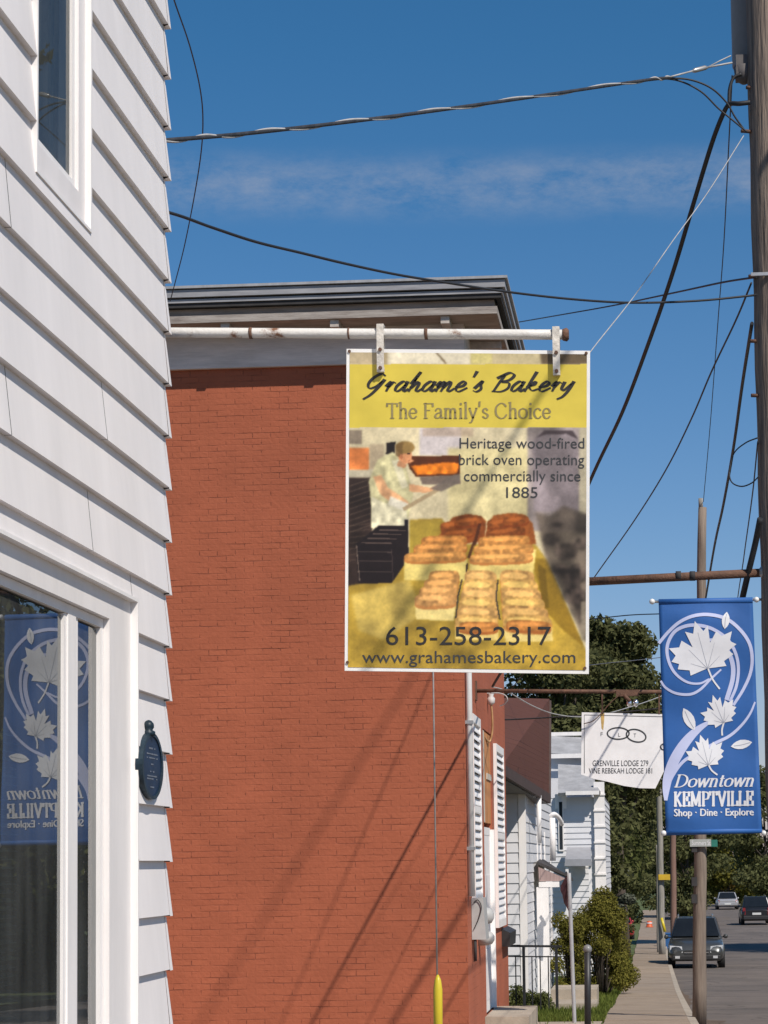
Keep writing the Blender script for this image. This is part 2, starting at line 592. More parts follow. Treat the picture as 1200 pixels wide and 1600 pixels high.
LOW = {
    'a': (0.86, [[(.14, .78), (.3, .98), (.55, .95), (.64, .7), (.64, .2), (.72, .03), (.86, .08)], [(.64, .6), (.3, .5), (.1, .28), (.18, .04), (.42, .05), (.64, .25)]], []),
    'c': (0.8, [[(.7, .8), (.45, 1), (.15, .8), (.08, .45), (.25, .08), (.5, 0), (.72, .2)]], []),
    'e': (0.82, [[(.1, .52), (.7, .56), (.62, .88), (.4, 1), (.15, .82), (.08, .45), (.25, .06), (.5, 0), (.72, .2)]], []),
    'h': (0.9, [[(.18, 1.6), (.18, 0)], [(.18, .72), (.38, .98), (.6, .95), (.69, .7), (.69, .5)], [(.69, .55), (.69, 0)]], [(.0, 1.58, .2), (.02, 0, .36), (.53, 0, .86)]),
    'i': (0.42, [[(.2, 1), (.2, 0)], [(.2, 1.38), (.2, 1.5)]], [(.02, .98, .22), (.03, 0, .38)]),
    'l': (0.42, [[(.2, 1.6), (.2, 0)]], [(.02, 1.58, .22), (.03, 0, .38)]),
    'm': (1.36, [[(.18, 1), (.18, 0)], [(.18, .72), (.36, .98), (.54, .95), (.62, .7), (.62, .5)], [(.62, .6), (.62, 0)], [(.62, .72), (.82, .98), (1.0, .95), (1.08, .7), (1.08, .5)], [(1.08, .6), (1.08, 0)]], [(.0, .98, .2), (.02, 0, .36), (.46, 0, .78), (.92, 0, 1.26)]),
    'n': (0.9, [[(.18, 1), (.18, 0)], [(.18, .72), (.38, .98), (.6, .95), (.69, .7), (.69, .5)], [(.69, .6), (.69, 0)]], [(.0, .98, .2), (.02, 0, .36), (.53, 0, .86)]),
    'o': (0.9, [[(.44, 1), (.14, .82), (.08, .5), (.16, .16), (.44, 0), (.72, .16), (.8, .5), (.74, .82), (.44, 1)]], []),
    's': (0.68, [[(.56, .82), (.36, 1), (.14, .84), (.2, .6), (.5, .42), (.58, .2), (.36, 0), (.1, .18)]], []),
    't': (0.58, [[(.26, 1.32), (.26, .25), (.36, .02), (.54, .1)], [(.06, 1), (.5, 1)]], []),
    'w': (1.2, [[(.08, 1), (.34, 0)], [(.34, 0), (.6, 1)], [(.6, 1), (.84, 0)], [(.84, 0), (1.1, 1)]], [(0, 1, .2), (1.0, 1, 1.2)]),
    'y': (0.84, [[(.08, 1), (.42, .02)], [(.76, 1), (.42, .02), (.26, -.38), (.06, -.44)]], [(0, 1, .22), (.62, 1, .86)]),
    'r': (0.66, [[(.18, 1), (.18, 0)], [(.18, .68), (.36, .96), (.58, .9)]], []),
    'k': (0.82, [[(.18, 1.6), (.18, 0)], [(.66, .98), (.2, .48)], [(.32, .58), (.72, 0)]], []),
    "'": (0.3, [[(.15, 1.65), (.12, 1.2)]], []),
    'T': (1.12, [[(.55, 1.5), (.55, 0)], [(.06, 1.48), (1.04, 1.48)], [(.08, 1.48), (.06, 1.2)], [(1.02, 1.48), (1.04, 1.2)]], [(.34, 0, .76)]),
    'F': (1.0, [[(.22, 1.5), (.22, 0)], [(.05, 1.48), (.9, 1.48)], [(.9, 1.48), (.92, 1.2)], [(.22, .8), (.66, .8)]], [(.05, 0, .45)]),
    'C': (1.25, [[(1.08, 1.2), (.85, 1.46), (.55, 1.5), (.2, 1.2), (.1, .75), (.2, .3), (.55, 0), (.88, .06), (1.12, .35)]], []),
    'D': (1.35, [[(.25, 1.5), (.25, 0)], [(.05, 1.48), (.65, 1.48), (1.05, 1.2), (1.18, .75), (1.05, .3), (.65, .02), (.05, .02)]], []),
    'K': (1.2, [[(.25, 1.5), (.25, 0)], [(.95, 1.48), (.28, .7)], [(.45, .85), (1.0, .02)]], [(.03, 1.48, .48), (.03, .02, .48), (.74, 1.48, 1.14), (.76, .02, 1.2)]),
    'E': (1.1, [[(.25, 1.5), (.25, 0)], [(.03, 1.48), (.95, 1.48)], [(.95, 1.48), (.95, 1.12)], [(.25, .77), (.7, .77)], [(.7, .95), (.7, .6)], [(.03, .02), (.98, .02)], [(.98, .02), (.98, .4)]], []),
    'M': (1.6, [[(.28, 1.5), (.28, 0)], [(.28, 1.5), (.8, .15)], [(.8, .15), (1.3, 1.5)], [(1.32, 1.5), (1.32, 0)]], [(.03, 1.48, .3), (.05, .02, .5), (1.3, 1.48, 1.56), (1.08, .02, 1.56)]),
    'P': (1.1, [[(.25, 1.5), (.25, 0)], [(.03, 1.48), (.65, 1.48), (.95, 1.3), (.98, 1.05), (.8, .75), (.25, .7)]], [(.03, .02, .5)]),
    'V': (1.25, [[(.15, 1.5), (.65, 0)], [(.62, 0), (1.08, 1.5)]], [(-.05, 1.48, .42), (.88, 1.48, 1.26)]),
    'I': (0.56, [[(.28, 1.5), (.28, 0)]], [(.04, 1.48, .52), (.04, .02, .52)]),
    'L': (1.05, [[(.25, 1.5), (.25, 0)], [(.03, .02), (.95, .02)], [(.95, .02), (.95, .42)]], [(.03, 1.48, .5)]),
}
BRUSH = {
    'G': (1.35, [[(1.05, 1.55), (.7, 1.75), (.25, 1.35), (.08, .75), (.3, .32), (.7, .5), (1.02, 1.05)], [(1.1, 1.15), (.85, .3), (.55, -.35), (.2, -.75)]]),
    'r': (.72, [[(.08, .55), (.28, .95), (.22, .05)], [(.24, .5), (.45, .9), (.68, .82)]]),
    'a': (.95, [[(.72, .85), (.4, .98), (.1, .55), (.12, .1), (.4, .1), (.72, .75)], [(.74, .95), (.68, .2), (.8, .02), (1.0, .25)]]),
    'h': (.98, [[(.1, .8), (.4, 1.9), (.3, 1.5), (.14, .02)], [(.2, .4), (.5, .92), (.66, .75), (.62, .15), (.78, .02), (1.0, .25)]]),
    'm': (1.38, [[(.04, .6), (.2, .95), (.14, .02)], [(.18, .42), (.45, .95), (.56, .7), (.5, .02)], [(.54, .42), (.84, .95), (.98, .75), (.94, .15), (1.1, .02), (1.38, .3)]]),
    'e': (.86, [[(.06, .42), (.5, .55), (.62, .82), (.42, 1), (.14, .65), (.14, .18), (.4, 0), (.86, .35)]]),
    "'": (.45, [[(.2, 1.95), (.14, 1.45)]]),
    's': (.7, [[(.1, .35), (.44, 1.02), (.42, .7), (.56, .25), (.32, -.02), (.04, .1)]]),
    'B': (1.35, [[(.1, 1.35), (.5, 1.6), (.36, .9), (.2, .02)], [(.3, 1.5), (.8, 1.85), (1.2, 1.6), (1.0, 1.15), (.5, .95), (1.05, .85), (1.15, .35), (.75, .0), (.1, .02)]]),
    'k': (.98, [[(.38, 1.9), (.12, .02)], [(.2, .45), (.6, .95), (.62, .7), (.3, .5), (.62, .1), (1.0, .25)]]),
    'y': (.95, [[(.1, .9), (.08, .3), (.3, .15), (.68, .85)], [(.74, .95), (.62, .1), (.4, -.5), (.1, -.75)]]),
}


def serif_text(s, thick=0.2, thin=0.07, shear=0.0, sfac=1.0, gap=0.06, space=0.6):
    vs, fs = [], []
    x = 0
    for ch in s:
        if ch == ' ':
            x += space
            continue
        adv, strokes, serifs = LOW[ch]
        for st in strokes:
            v, f_ = ribbon(st, lambda dx, dy, t: thin + (thick - thin) * min(1, abs(dy) ** 1.5), smooth=len(st) > 3)
            n = len(vs)
            vs += [(a + x + shear * b, b) for a, b in v]
            fs += [tuple(n + i for i in q) for q in f_]
        for (a0, yb, a1) in serifs:
            n = len(vs)
            h = thin * 0.6
            q = [(a0, yb - h), (a1, yb - h), (a1, yb + h), (a0, yb + h)]
            vs += [(a + x + shear * b, b) for a, b in q]
            fs.append((n, n + 1, n + 2, n + 3))
        x += adv + gap
    return vs, fs


def brush_text(s, shear=0.32):
    vs, fs = [], []
    x = 0
    ang = rad(35)
    for ch in s:
        if ch == ' ':
            x += 0.62
            continue
        adv, strokes = BRUSH[ch]
        for st in strokes:
            st2 = [(a + shear * b, b) for a, b in st]

            def wf(dx, dy, t):
                k = abs(dx * math.sin(ang) + dy * math.cos(ang))
                return (0.1 + 0.19 * k) * (1 - 0.35 * t)
            v, f_ = ribbon(st2, wf, n=8)
            n = len(vs)
            vs += [(a + x, b) for a, b in v]
            fs += [tuple(n + i for i in q) for q in f_]
        x += adv + 0.02
    return vs, fs


def fine(vf, mx=7.0):
    """split triangles and quads until their edges are short"""
    vs, fs = list(vf[0]), []
    st = []
    for f_ in vf[1]:
        if len(f_) == 3: st.append(tuple(f_))
        else: st += [(f_[0], f_[1], f_[2]), (f_[0], f_[2], f_[3])]
    mid = {}
    while st:
        a, b, c_ = st.pop()
        e = [(math.dist(vs[a], vs[b]), a, b, c_), (math.dist(vs[b], vs[c_]), b, c_, a), (math.dist(vs[c_], vs[a]), c_, a, b)]
        L, p, q, o_ = max(e)
        if L <= mx:
            fs.append((a, b, c_)); continue
        k = (min(p, q), max(p, q))
        if k not in mid:
            vs.append(((vs[p][0] + vs[q][0]) / 2, (vs[p][1] + vs[q][1]) / 2)); mid[k] = len(vs) - 1
        m_ = mid[k]
        st += [(p, m_, o_), (m_, q, o_)]
    return vs, fs


def flat_mesh(name, vf, mapf, material, parent):
    """2-D faces put on a real surface by mapf(u,v) -> point"""
    mb = MB()
    vs, fs = vf
    mb.v = [tuple(mapf(u, v)) for u, v in vs]
    mb.f = list(fs)
    mb.sm = [False] * len(fs)
    return mb.build(name, material, parent)


def merge(*vfs):
    vs, fs = [], []
    for v, f_ in vfs:
        n = len(vs)
        vs += list(v)
        fs += [tuple(n + i for i in q) for q in f_]
    return vs, fs


def poly2(pts):
    tri = tessellate_polygon([[Vector((a, b, 0)) for a, b in pts]])
    return list(pts), [tuple(t) for t in tri]


# ------------------------------------------------------------------ ground
GY = np.array([-60, 0, 15, 25, 31, 48, 76, 109, 150, 250, 600, 3000.])
GH = np.array([1.6, 1.6, 1.74, 1.98, 2.22, 2.84, 3.42, 3.72, 3.86, 4.0, 4.05, 4.05])


def gz(y):
    """height of the pavement along the street"""
    s = 0
    for dy, wt in ((-5, 1), (-2.5, 2), (0, 3), (2.5, 2), (5, 1)):
        s += wt * float(np.interp(y + dy, GY, GH))
    return 1.6 - s / 9


YS = [-40, -20, -10, -5] + [i * 2.0 for i in range(0, 60)] + [120 + 8 * i for i in range(12)] + [230, 300, 450, 800, 1600, 3000]


def strip(name, x0f, x1f, dz, material, y0=-40, y1=3000, nx=1, kind='structure'):
    mb = MB()
    ys = [y0] + [y for y in YS if y0 < y < y1] + [y1]
    for i in range(len(ys) - 1):
        a, b = ys[i], ys[i + 1]
        for k in range(nx):
            def X(y, t): return x0f(y) + (x1f(y) - x0f(y)) * t
            t0, t1 = k / nx, (k + 1) / nx
            mb.face([(X(a, t0), a, gz(a) + dz), (X(a, t1), a, gz(a) + dz), (X(b, t1), b, gz(b) + dz), (X(b, t0), b, gz(b) + dz)])
    o = mb.build(name, material)
    o['kind'] = kind
    return o


m_earth = mat('earth_grass', (0.06, 0.085, 0.025), 0.9, 0.35, 1.2, bump=0.5, bscale=12)
m_lawn = mat('lawn', (0.10, 0.13, 0.035), 0.9, 0.4, 2.5, bump=0.6, bscale=30, col2=(0.06, 0.08, 0.024))
m_asph = mat('asphalt', (0.165, 0.135, 0.115), 0.9, 0.2, 0.45, bump=0.4, bscale=60, col2=(0.095, 0.08, 0.07), detail=10)
m_conc = mat('concrete', (0.285, 0.222, 0.165), 0.85, 0.16, 1.4, bump=0.25, bscale=60)
m_conc2 = mat('light_concrete', (0.37, 0.315, 0.25), 0.85, 0.2, 3, bump=0.25, bscale=50)
m_dirt = mat('dirt', (0.12, 0.082, 0.055), 0.95, 0.45, 5, bump=0.6, bscale=30)
_t = m_asph.node_tree
_n = _t.nodes.new('ShaderNodeTexVoronoi'); _n.feature = 'DISTANCE_TO_EDGE'; _n.inputs['Scale'].default_value = 0.35
_c = _t.nodes.new('ShaderNodeTexCoord'); _w = _t.nodes.new('ShaderNodeTexNoise'); _w.inputs['Scale'].default_value = 1.2; _w.inputs['Detail'].default_value = 6
_v = _t.nodes.new('ShaderNodeVectorMath'); _v.operation = 'MULTIPLY_ADD'; _v.inputs[1].default_value = (1.6, 1.6, 0)
_t.links.new(_c.outputs['Object'], _w.inputs['Vector']); _t.links.new(_w.outputs['Color'], _v.inputs[0]); _t.links.new(_c.outputs['Object'], _v.inputs[2])
_t.links.new(_v.outputs[0], _n.inputs['Vector'])
_r = _t.nodes.new('ShaderNodeMapRange'); _r.inputs['From Max'].default_value = 0.02; _r.inputs['To Min'].default_value = 0.45
_t.links.new(_n.outputs['Distance'], _r.inputs['Value'])
_m = _t.nodes.new('ShaderNodeVectorMath'); _m.operation = 'SCALE'
_b = _t.nodes['Principled BSDF']
_t.links.new(_b.inputs['Base Color'].links[0].from_socket, _m.inputs[0]); _t.links.new(_r.outputs[0], _m.inputs['Scale'])
_t.links.new(_m.outputs[0], _b.inputs['Base Color'])
struct(strip('ground', lambda y: -900, lambda y: 900, -0.30, m_earth))
strip('road', lambda y: 0.60, lambda y: 9.4, -0.135, m_asph, y1=1400, nx=3)
strip('lawn', lambda y: -14, lambda y: -0.70, -0.035, m_lawn, y0=26, y1=400)
strip('pavement', lambda y: -9, lambda y: -0.70, -0.03, mat('dark_paving', (0.11, 0.10, 0.092), 0.9, 0.25, 2, bump=0.4, bscale=40), y0=-12, y1=9.5)  # tone kept dark to cut light bounced up under the siding laps
strip('pavement', lambda y: -9, lambda y: -0.70, -0.03, mat('bounce_paving', (0.38, 0.32, 0.265), 0.9, 0.25, 2, bump=0.4, bscale=40), y0=9.505, y1=25.9)  # pale tone chosen to bounce light up onto the shaded brick eave
strip('lawn', lambda y: 9.75, lambda y: 40, -0.04, m_lawn, y0=-12, y1=400)
# pavement: slabs with joints and a curb face
mb = MB()
y = -10.0
while y < 170:
    L = 1.5 if y < 90 else 6
    a, b = y + 0.008, y + L - 0.008
    dz = random.uniform(-0.006, 0.006)
    xl = -0.70 + 0.02 * math.sin(y * 0.7)
    mb.hexa([(xl, a, gz(a) - 0.30), (0.47, a, gz(a) - 0.30), (0.47, b, gz(b) - 0.30), (xl, b, gz(b) - 0.30),
             (xl, a, gz(a) + dz), (0.47, a, gz(a) + dz), (0.47, b, gz(b) + dz), (xl, b, gz(b) + dz)])
    y += L
struct(mb.build('sidewalk', m_conc))
mb = MB()
y = -10.0
while y < 170:
    L = 3
    a, b = y + 0.006, y + L - 0.006
    mb.hexa([(0.474, a, gz(a) - 0.30), (0.598, a, gz(a) - 0.30), (0.598, b, gz(b) - 0.30), (0.474, b, gz(b) - 0.30),
             (0.474, a, gz(a) - 0.004), (0.59, a, gz(a) - 0.012), (0.59, b, gz(b) - 0.012), (0.474, b, gz(b) - 0.004)])
    y += L
struct(mb.build('curb', m_conc2))
# loose dirt and weeds along the kerb by the poles
mb = MB()
for (ya, yb, xa, xb) in ((12.5, 18.0, 0.6, 1.6), (29.0, 35.5, 0.6, 1.25), (40, 52, 0.6, 0.82)):
    n = 14
    for i in range(n):
        a, b = ya + (yb - ya) * i / n, ya + (yb - ya) * (i + 1) / n
        xe0 = xa + (xb - xa) * math.sin(math.pi * (i + 0.02) / n) * (0.75 + 0.25 * math.sin(i * 2.1))
        xe1 = xa + (xb - xa) * math.sin(math.pi * (i + 1) / n) * (0.75 + 0.25 * math.sin((i + 1) * 2.1))
        mb.face([(xa, a, gz(a) - 0.128), (xe0 + 0.01, a, gz(a) - 0.131), (xe1 + 0.01, b, gz(b) - 0.131), (xa, b, gz(b) - 0.128)])
struct(mb.build('ground', m_dirt))

# ------------------------------------------------------------------ clapboards
def siding(mb, O, A, N, L, z0, z1, exp, lip, holes=(), joints=(), base=0.0):
    """lapped boards on the wall from O along A (length L), outward normal N; holes are (a0,a1,z0,z1)"""
    O, A, N = Vector(O), Vector(A), Vector(N)
    lip0 = lip
    k0 = math.floor((z0 - base) / exp)
    k1 = math.ceil((z1 - base) / exp)
    for k in range(k0, k1):
        zb, zt = base + k * exp, base + (k + 1) * exp
        lip = lip0 + random.uniform(-.0014, .0022) * (lip0 > .019)
        lo, hi = max(zb, z0), min(zt, z1)
        cuts_z = sorted({lo, hi} | {h[2] for h in holes if lo < h[2] < hi} | {h[3] for h in holes if lo < h[3] < hi})
        js = sorted(set(j for (kk, j) in joints if kk == k))
        cuts_a = sorted({0, L} | {h[0] for h in holes} | {h[1] for h in holes} | set(js))
        for za, zc in zip(cuts_z[:-1], cuts_z[1:]):
            for a0, a1 in zip(cuts_a[:-1], cuts_a[1:]):
                am, zm = (a0 + a1) / 2, (za + zc) / 2
                if any(h[0] < am < h[1] and h[2] < zm < h[3] for h in holes):
                    continue
                ex = 0.0
                if a1 in js: a1 = a1 - 0.0055

                def pt(a, z, extra=0):
                    t = (z - zb) / exp
                    return O + A * a + N * (lip * (1 - t) + ex + 0.001 + extra) + Vector((0, 0, z))
                q = [pt(a0, za), pt(a1, za), pt(a1, zc), pt(a0, zc)]
                mb.face(q)
                if abs(za - zb) < 1e-6:
                    b0 = O + A * a0 + N * (-0.004) + Vector((0, 0, zb)); b1 = O + A * a1 + N * (-0.004) + Vector((0, 0, zb))
                    mb.face([q[0], q[1], b1, b0])
                if ex:
                    mb.face([q[0], q[3], q[3] - N * 0.006, q[0] - N * 0.006])
    return mb


# ------------------------------------------------------------------ white clapboard building
YC = 7.98
XW = PX(257, 1345, 1).x if False else P(258, 1345, YC).x
m_white = mat('white_siding', (0.80, 0.76, 0.745), 0.5, 0.07, 2.2, stretch=(1, 1.6, 0.35), bump=0.06, bscale=5)
m_trim = mat('white_trim', (0.84, 0.81, 0.79), 0.45, 0.07, 8, stretch=(1, 1, 0.2))
m_dark = mat('dark_room', (0.03, 0.032, 0.03), 0.9, 0.3, 4)


def wy(px, X=None):
    return PX(px, 1345, XW if X is None else X).y


def wz(px, py, X=None):
    return PX(px, py, XW if X is None else X).z


shop = thing('clapboard_building', (XW, YC, gz(YC) - 0.05), 'white clapboard building with lapped siding, a shop window and an oval plaque', 'building')
# openings, in wall coordinates (y along the street, z up)
X1, X2, XG = XW - 0.004, XW - 0.022, XW - 0.036
up_y0, up_y1 = wy(43), wy(131.5)
up_z0, up_z1 = wz(136, 366), 5.9
dn_y1 = wy(207)
dn_y0 = 3.6
dn_z0, dn_z1 = 0.62, wz(207, 938)
SL = YC + 3.0
O0 = (XW, -3.0, 0)


def sa(y): return y + 3.0


holes = [(sa(up_y0), sa(up_y1), up_z0, up_z1), (sa(dn_y0), sa(dn_y1), dn_z0, dn_z1)]
base = wz(258, 1345) - 0.199 * 8
joints = []
for (jx, jy) in ((157, 615), (135, 790), (3, 590), (203, 905), (2, 280)):
    zz, yy = wz(jx, jy), wy(jx)
    joints.append((math.floor((zz - base) / 0.199), sa(yy)))
mb = MB()
siding(mb, O0, (0, 1, 0), (1, 0, 0), SL - 0.02, -0.35, 7.6, 0.199, 0.0205, holes, joints, base)
siding(mb, (XW - 0.02, YC, 0), (-1, 0, 0), (0, 1, 0), 8, -0.35, 7.6, 0.199, 0.0205, (), (), base)
siding(mb, (XW - 8, -3.0, 0), (1, 0, 0), (0, -1, 0), 8, -0.35, 7.6, 0.199, 0.0205, (), (), base)
mb.box((XW - 8, -3, -0.4), (XW - 7.98, YC, 7.6))
mb.build('siding', m_white, shop)
# bent metal corner caps, one per course
mb = MB()
for k in range(math.floor((-0.35 - base) / 0.199) + 1, math.ceil((7.6 - base) / 0.199)):
    zb, zt = base + k * 0.199 - 0.004, base + (k + 1) * 0.199 - 0.006
    l0, l1 = 0.0235, 0.003
    wq = 0.024
    mb.face([(XW + l0, YC - wq, zb), (XW + l0, YC + l0, zb), (XW + l1, YC + l1, zt), (XW + l1, YC - wq, zt)])
    mb.face([(XW + l0, YC + l0, zb), (XW - wq, YC + l0, zb), (XW - wq, YC + l1, zt), (XW + l1, YC + l1, zt)])
    mb.face([(XW + l0, YC - wq, zb), (XW + l0, YC + l0, zb), (XW - wq, YC + l0, zb), (XW - 0.003, YC - 0.003, zb)])
mb.build('corner_trim', m_white, shop)
# low pitched roof above the frame
mb = MB()
mb.prism([(XW + 0.4, -3.4, 7.6), (XW - 4, -3.4, 9.6), (XW - 8.4, -3.4, 7.6)], (0, YC + 3.8, 0))
mb.build('roof', mat('roof_shingle', (0.12, 0.12, 0.125), 0.9, 0.3, 5, bump=0.4, bscale=30), shop)
# sheathing behind, with the openings left free
mb = MB()
xa, xb = XW - 0.16, XW - 0.004
mb.box((xa, -3, -0.4), (xb, dn_y0, 7.6)).box((xa, dn_y1, -0.4), (xb, YC - 0.02, 7.6))
mb.box((xa, dn_y0, -0.4), (xb, dn_y1, dn_z0)).box((xa, dn_y0, dn_z1), (xb, up_y0, 7.6))
mb.box((xa, up_y0, dn_z1), (xb, up_y1, up_z0)).box((xa, up_y0, up_z1), (xb, up_y1, 7.6))
mb.box((xa, up_y1, dn_z1), (xb, dn_y1, 7.6))
mb.build('wall', m_dark, shop)
# rooms behind the glass
mb = MB()
mb.face([(XW - 3.5, -1, -0.3), (XW - 3.5, YC - 0.1, -0.3), (XW - 3.5, YC - 0.1, 3.0), (XW - 3.5, -1, 3.0)])
mb.face([(XW - 3.5, YC - 0.1, -0.3), (xa, YC - 0.1, -0.3), (xa, YC - 0.1, 3.0), (XW - 3.5, YC - 0.1, 3.0)])
mb.face([(XW - 3.5, -1, 0.2), (xa, -1, 0.2), (xa, YC - 0.1, 0.2), (XW - 3.5, YC - 0.1, 0.2)])
mb.face([(XW - 3.5, -1, 3.0), (xa, -1, 3.0), (xa, YC - 0.1, 3.0), (XW - 3.5, YC - 0.1, 3.0)])
mb.face([(XW - 2.5, 3, 3.2), (XW - 2.5, YC - 0.1, 3.2), (XW - 2.5, YC - 0.1, 7), (XW - 2.5, 3, 7)])
mb.face([(XW - 2.5, YC - 0.1, 3.2), (xa, YC - 0.1, 3.2), (xa, YC - 0.1, 7), (XW - 2.5, YC - 0.1, 7)])
mb.face([(XW - 2.5, 3, 3.2), (xa, 3, 3.2), (xa, YC - .1, 3.2), (XW - 2.5, YC - .1, 3.2)])
mb.face([(XW - 2.5, 3, 7), (xa, 3, 7), (xa, YC - .1, 7), (XW - 2.5, YC - .1, 7)])
mb.build('room_lining', mat('room_wall', (0.42, 0.44, 0.38), 0.9, 0.5, 2), shop)


def frame_ring(mb, y0, y1, z0, z1, wl, wr, wt, wb, xb_, xf, ):
    """four boards round an opening in the wall plane: outer rectangle, widths, back and front x"""
    mb.box((xb_, y0, z0), (xf, y0 + wl, z1)).box((xb_, y1 - wr, z0), (xf, y1, z1))
    mb.box((xb_, y0 + wl, z1 - wt), (xf, y1 - wr, z1)).box((xb_, y0 + wl, z0), (xf, y1 - wr, z0 + wb))
    return mb


# --- shop window
win = thing_shop = MB()
frame_ring(win, dn_y0 - .02, dn_y1 + .004, dn_z0 - .02, dn_z1 + .004, .03, .012, .012, .03, X1 - .03, XW + 0.022)
sw = win.build('shop_window', m_trim, shop)
hy1 = wy(171, X1)
hz = wz(60, 917, X1)
mb = MB()
frame_ring(mb, dn_y0 + .01, dn_y1 - .008, dn_z0 + .01, dn_z1 - .008, .1, (dn_y1 - .008) - hy1, (dn_z1 - .008) - hz, .1, X2 - .04, X1)
mb.build('casing', mat('casing_board', (0.79, 0.755, 0.735), 0.5, 0.06, 6, stretch=(1, 1, .3)), sw)
gy1 = wy(161.5, XG)
gm0, gm1 = wy(99, XG + .006), wy(121, XG + .006)
gz1 = wz(40, 963, X2)
mb = MB()
frame_ring(mb, dn_y0 + .11, hy1 - .002, dn_z0 + .11, hz - .002, .05, .034, .03, .06, XG - .02, X2 - .003)
mb.box((XG - .02, gm0, dn_z0 + .17), (XG + .006, gm1, hz - .033))
mb.box((XG + .0062, gm0 + .03, dn_z0 + .17), (XG + .012, gm1 - .045, hz - .033))
mb.build('frame', m_trim, sw)
mb = MB()
mb.box((XG - .03, gy1 - .03, dn_z0 + .12), (XG - .012, hy1 - .01, hz - .03))
mb.build('inner_stop', mat('inner_stop', (0.42, 0.42, 0.40), 0.5, 0.1, 6), sw)
mb = MB()
mb.face([(XG - .004, dn_y0 + .15, dn_z0 + .15), (XG - .004, hy1 - .03, dn_z0 + .15), (XG - .004, hy1 - .03, hz - .04), (XG - .004, dn_y0 + .15, hz - .04)])
mb.build('pane', glass_mat('shop_glass', 1.95, (0.5, 0.6, 0.55), wob=0.006, dust_veil=0.06), sw)
mb = MB()
z = dn_z0 + 0.2
while z < 2.02:
    mb.bar((XG - .034, 4.2, z), (XG - .034, wy(22, XG - .03), z), 0.026, 0.002, up=(0.35, 0, 1))
    z += 0.024
mb.build('blind', mat('blind_slat', (0.55, 0.54, 0.5), 0.6, 0.1, 5), sw)
# --- upstairs window
uw = MB()
frame_ring(uw, up_y0 - .004, up_y1 + .004, up_z0 - .004, up_z1, .012, .014, .02, .01, XW - .03, XW + 0.022).build('upper_window', m_trim, shop)
uw = bpy.data.objects['upper_window']
mb = MB()
frame_ring(mb, up_y0 + .008, up_y1 - .010, up_z0 + .006, up_z1 - .02, .004, .085, .05, .10, XW - .10, XW + .003)
mb.build('casing', m_white, uw)
mb = MB()
sy0, sy1, sz0 = up_y0 + .012, up_y1 - .095, up_z0 + .106
frame_ring(mb, sy0, sy1, sz0, up_z1 - .07, .004, .035, .04, .03, XW - .10, XW - .008)
mb.box((XW - .09, sy0 + .005, 5.25), (XW - .009, sy1 - .036, 5.29))
mb.build('sash', m_trim, uw)
mb = MB()
mb.face([(XW - .018, sy0, sz0), (XW - .018, sy1 - .02, sz0), (XW - .018, sy1 - .02, up_z1 - .1), (XW - .018, sy0, up_z1 - .1)])
mb.build('pane', glass_mat('upper_glass', 1.24, (0.75, 0.77, 0.75), dust_veil=.05), uw)
mb = MB()
pts = []
for i in range(40):
    yy = sy0 - .02 + (sy1 - sy0 + .04) * i / 39
    pts.append((XW - .075 + 0.018 * math.sin(i * 1.1) + 0.009 * math.sin(i * 2.7), yy))
for a, b in zip(pts[:-1], pts[1:]):
    mb.face([(a[0], a[1], 3.3), (b[0], b[1], 3.3), (b[0] + .02, b[1], 6), (a[0] + .02, a[1], 6)], True)
mb.build('curtain', mat('net_curtain', (0.33, 0.28, 0.22), 0.9, 0.0, 5, stretch=(1, 2.2, .6), col2=(.05, .05, .045)), uw)

# --- oval plaque on the siding
pc = PX(236, 1197, XW + .03)
plq = thing('wall_plaque', (XW + .012, pc.y, pc.z), "oval dark blue heritage plaque with a knob on top, on the white siding", 'plaque')
py_a = (wy(254) - wy(216)) / 2 * .86
pz_a = (PX(232, 1142, XW + .03).z - PX(232, 1247, XW + .03).z) / 2


def oval(k, x, n=40, dy=0):
    return [(x, pc.y + dy + py_a * k * math.cos(2 * math.pi * i / n), pc.z + pz_a * (k if k == 1 else 1 - (1 - k) * 0.75) * math.sin(2 * math.pi * i / n)) for i in range(n)]


m_plq = mat('plaque_blue', (0.008, 0.024, 0.062), 0.45, 0.25, 14, spec=0.3)
m_plqr = mat('plaque_rim', (0.014, 0.03, 0.045), 0.45, 0.4, 10, spec=.3)
mb = MB()
mb.prism(oval(0.985, XW + .012), (.022, 0, 0)).build('plate', m_plq, plq)
mb = MB()
o1, o2, o3, o4 = oval(1.0, XW + .012), oval(1.0, XW + .038), oval(.86, XW + .038), oval(.86, XW + .0335)
for A, B in ((o1, o2), (o2, o3), (o3, o4)):
    for i in range(40):
        j = (i + 1) % 40
        mb.face([A[i], A[j], B[j], B[i]], False)
mb.build('rim', m_plqr, plq)
mb = MB()
top = pc.z + pz_a
ko = -0.02
mb.lathe((XW + .026, pc.y + ko, top - .012), [(.024, 0), (.024, .014), (.014, .02), (.020, .03), (.019, .042), (.010, .053), (.002, .056)], 14)
mb.build('knob', m_plqr, plq)
mb = MB()
for (dz, hl) in ((.062, .05), (.042, .085), (.028, .085), (.006, .02), (-.02, .035), (-.036, .075), (-.046, .08), (-.075, .03)):
    n = int(hl / .009)
    for i in range(n):
        a = -hl + 2 * hl * i / n
        if random.random() < .12: continue
        hh = random.choice((.004, .006, .005))
        mb.box((XW + .0345, pc.y + a, pc.z + dz - hh / 2), (XW + .0355, pc.y + a + hl / n * 1.4, pc.z + dz + hh / 2))
mb.build('lettering', mat('plaque_letter', (0.16, 0.18, 0.22), 0.5, 0.2, 9), plq)

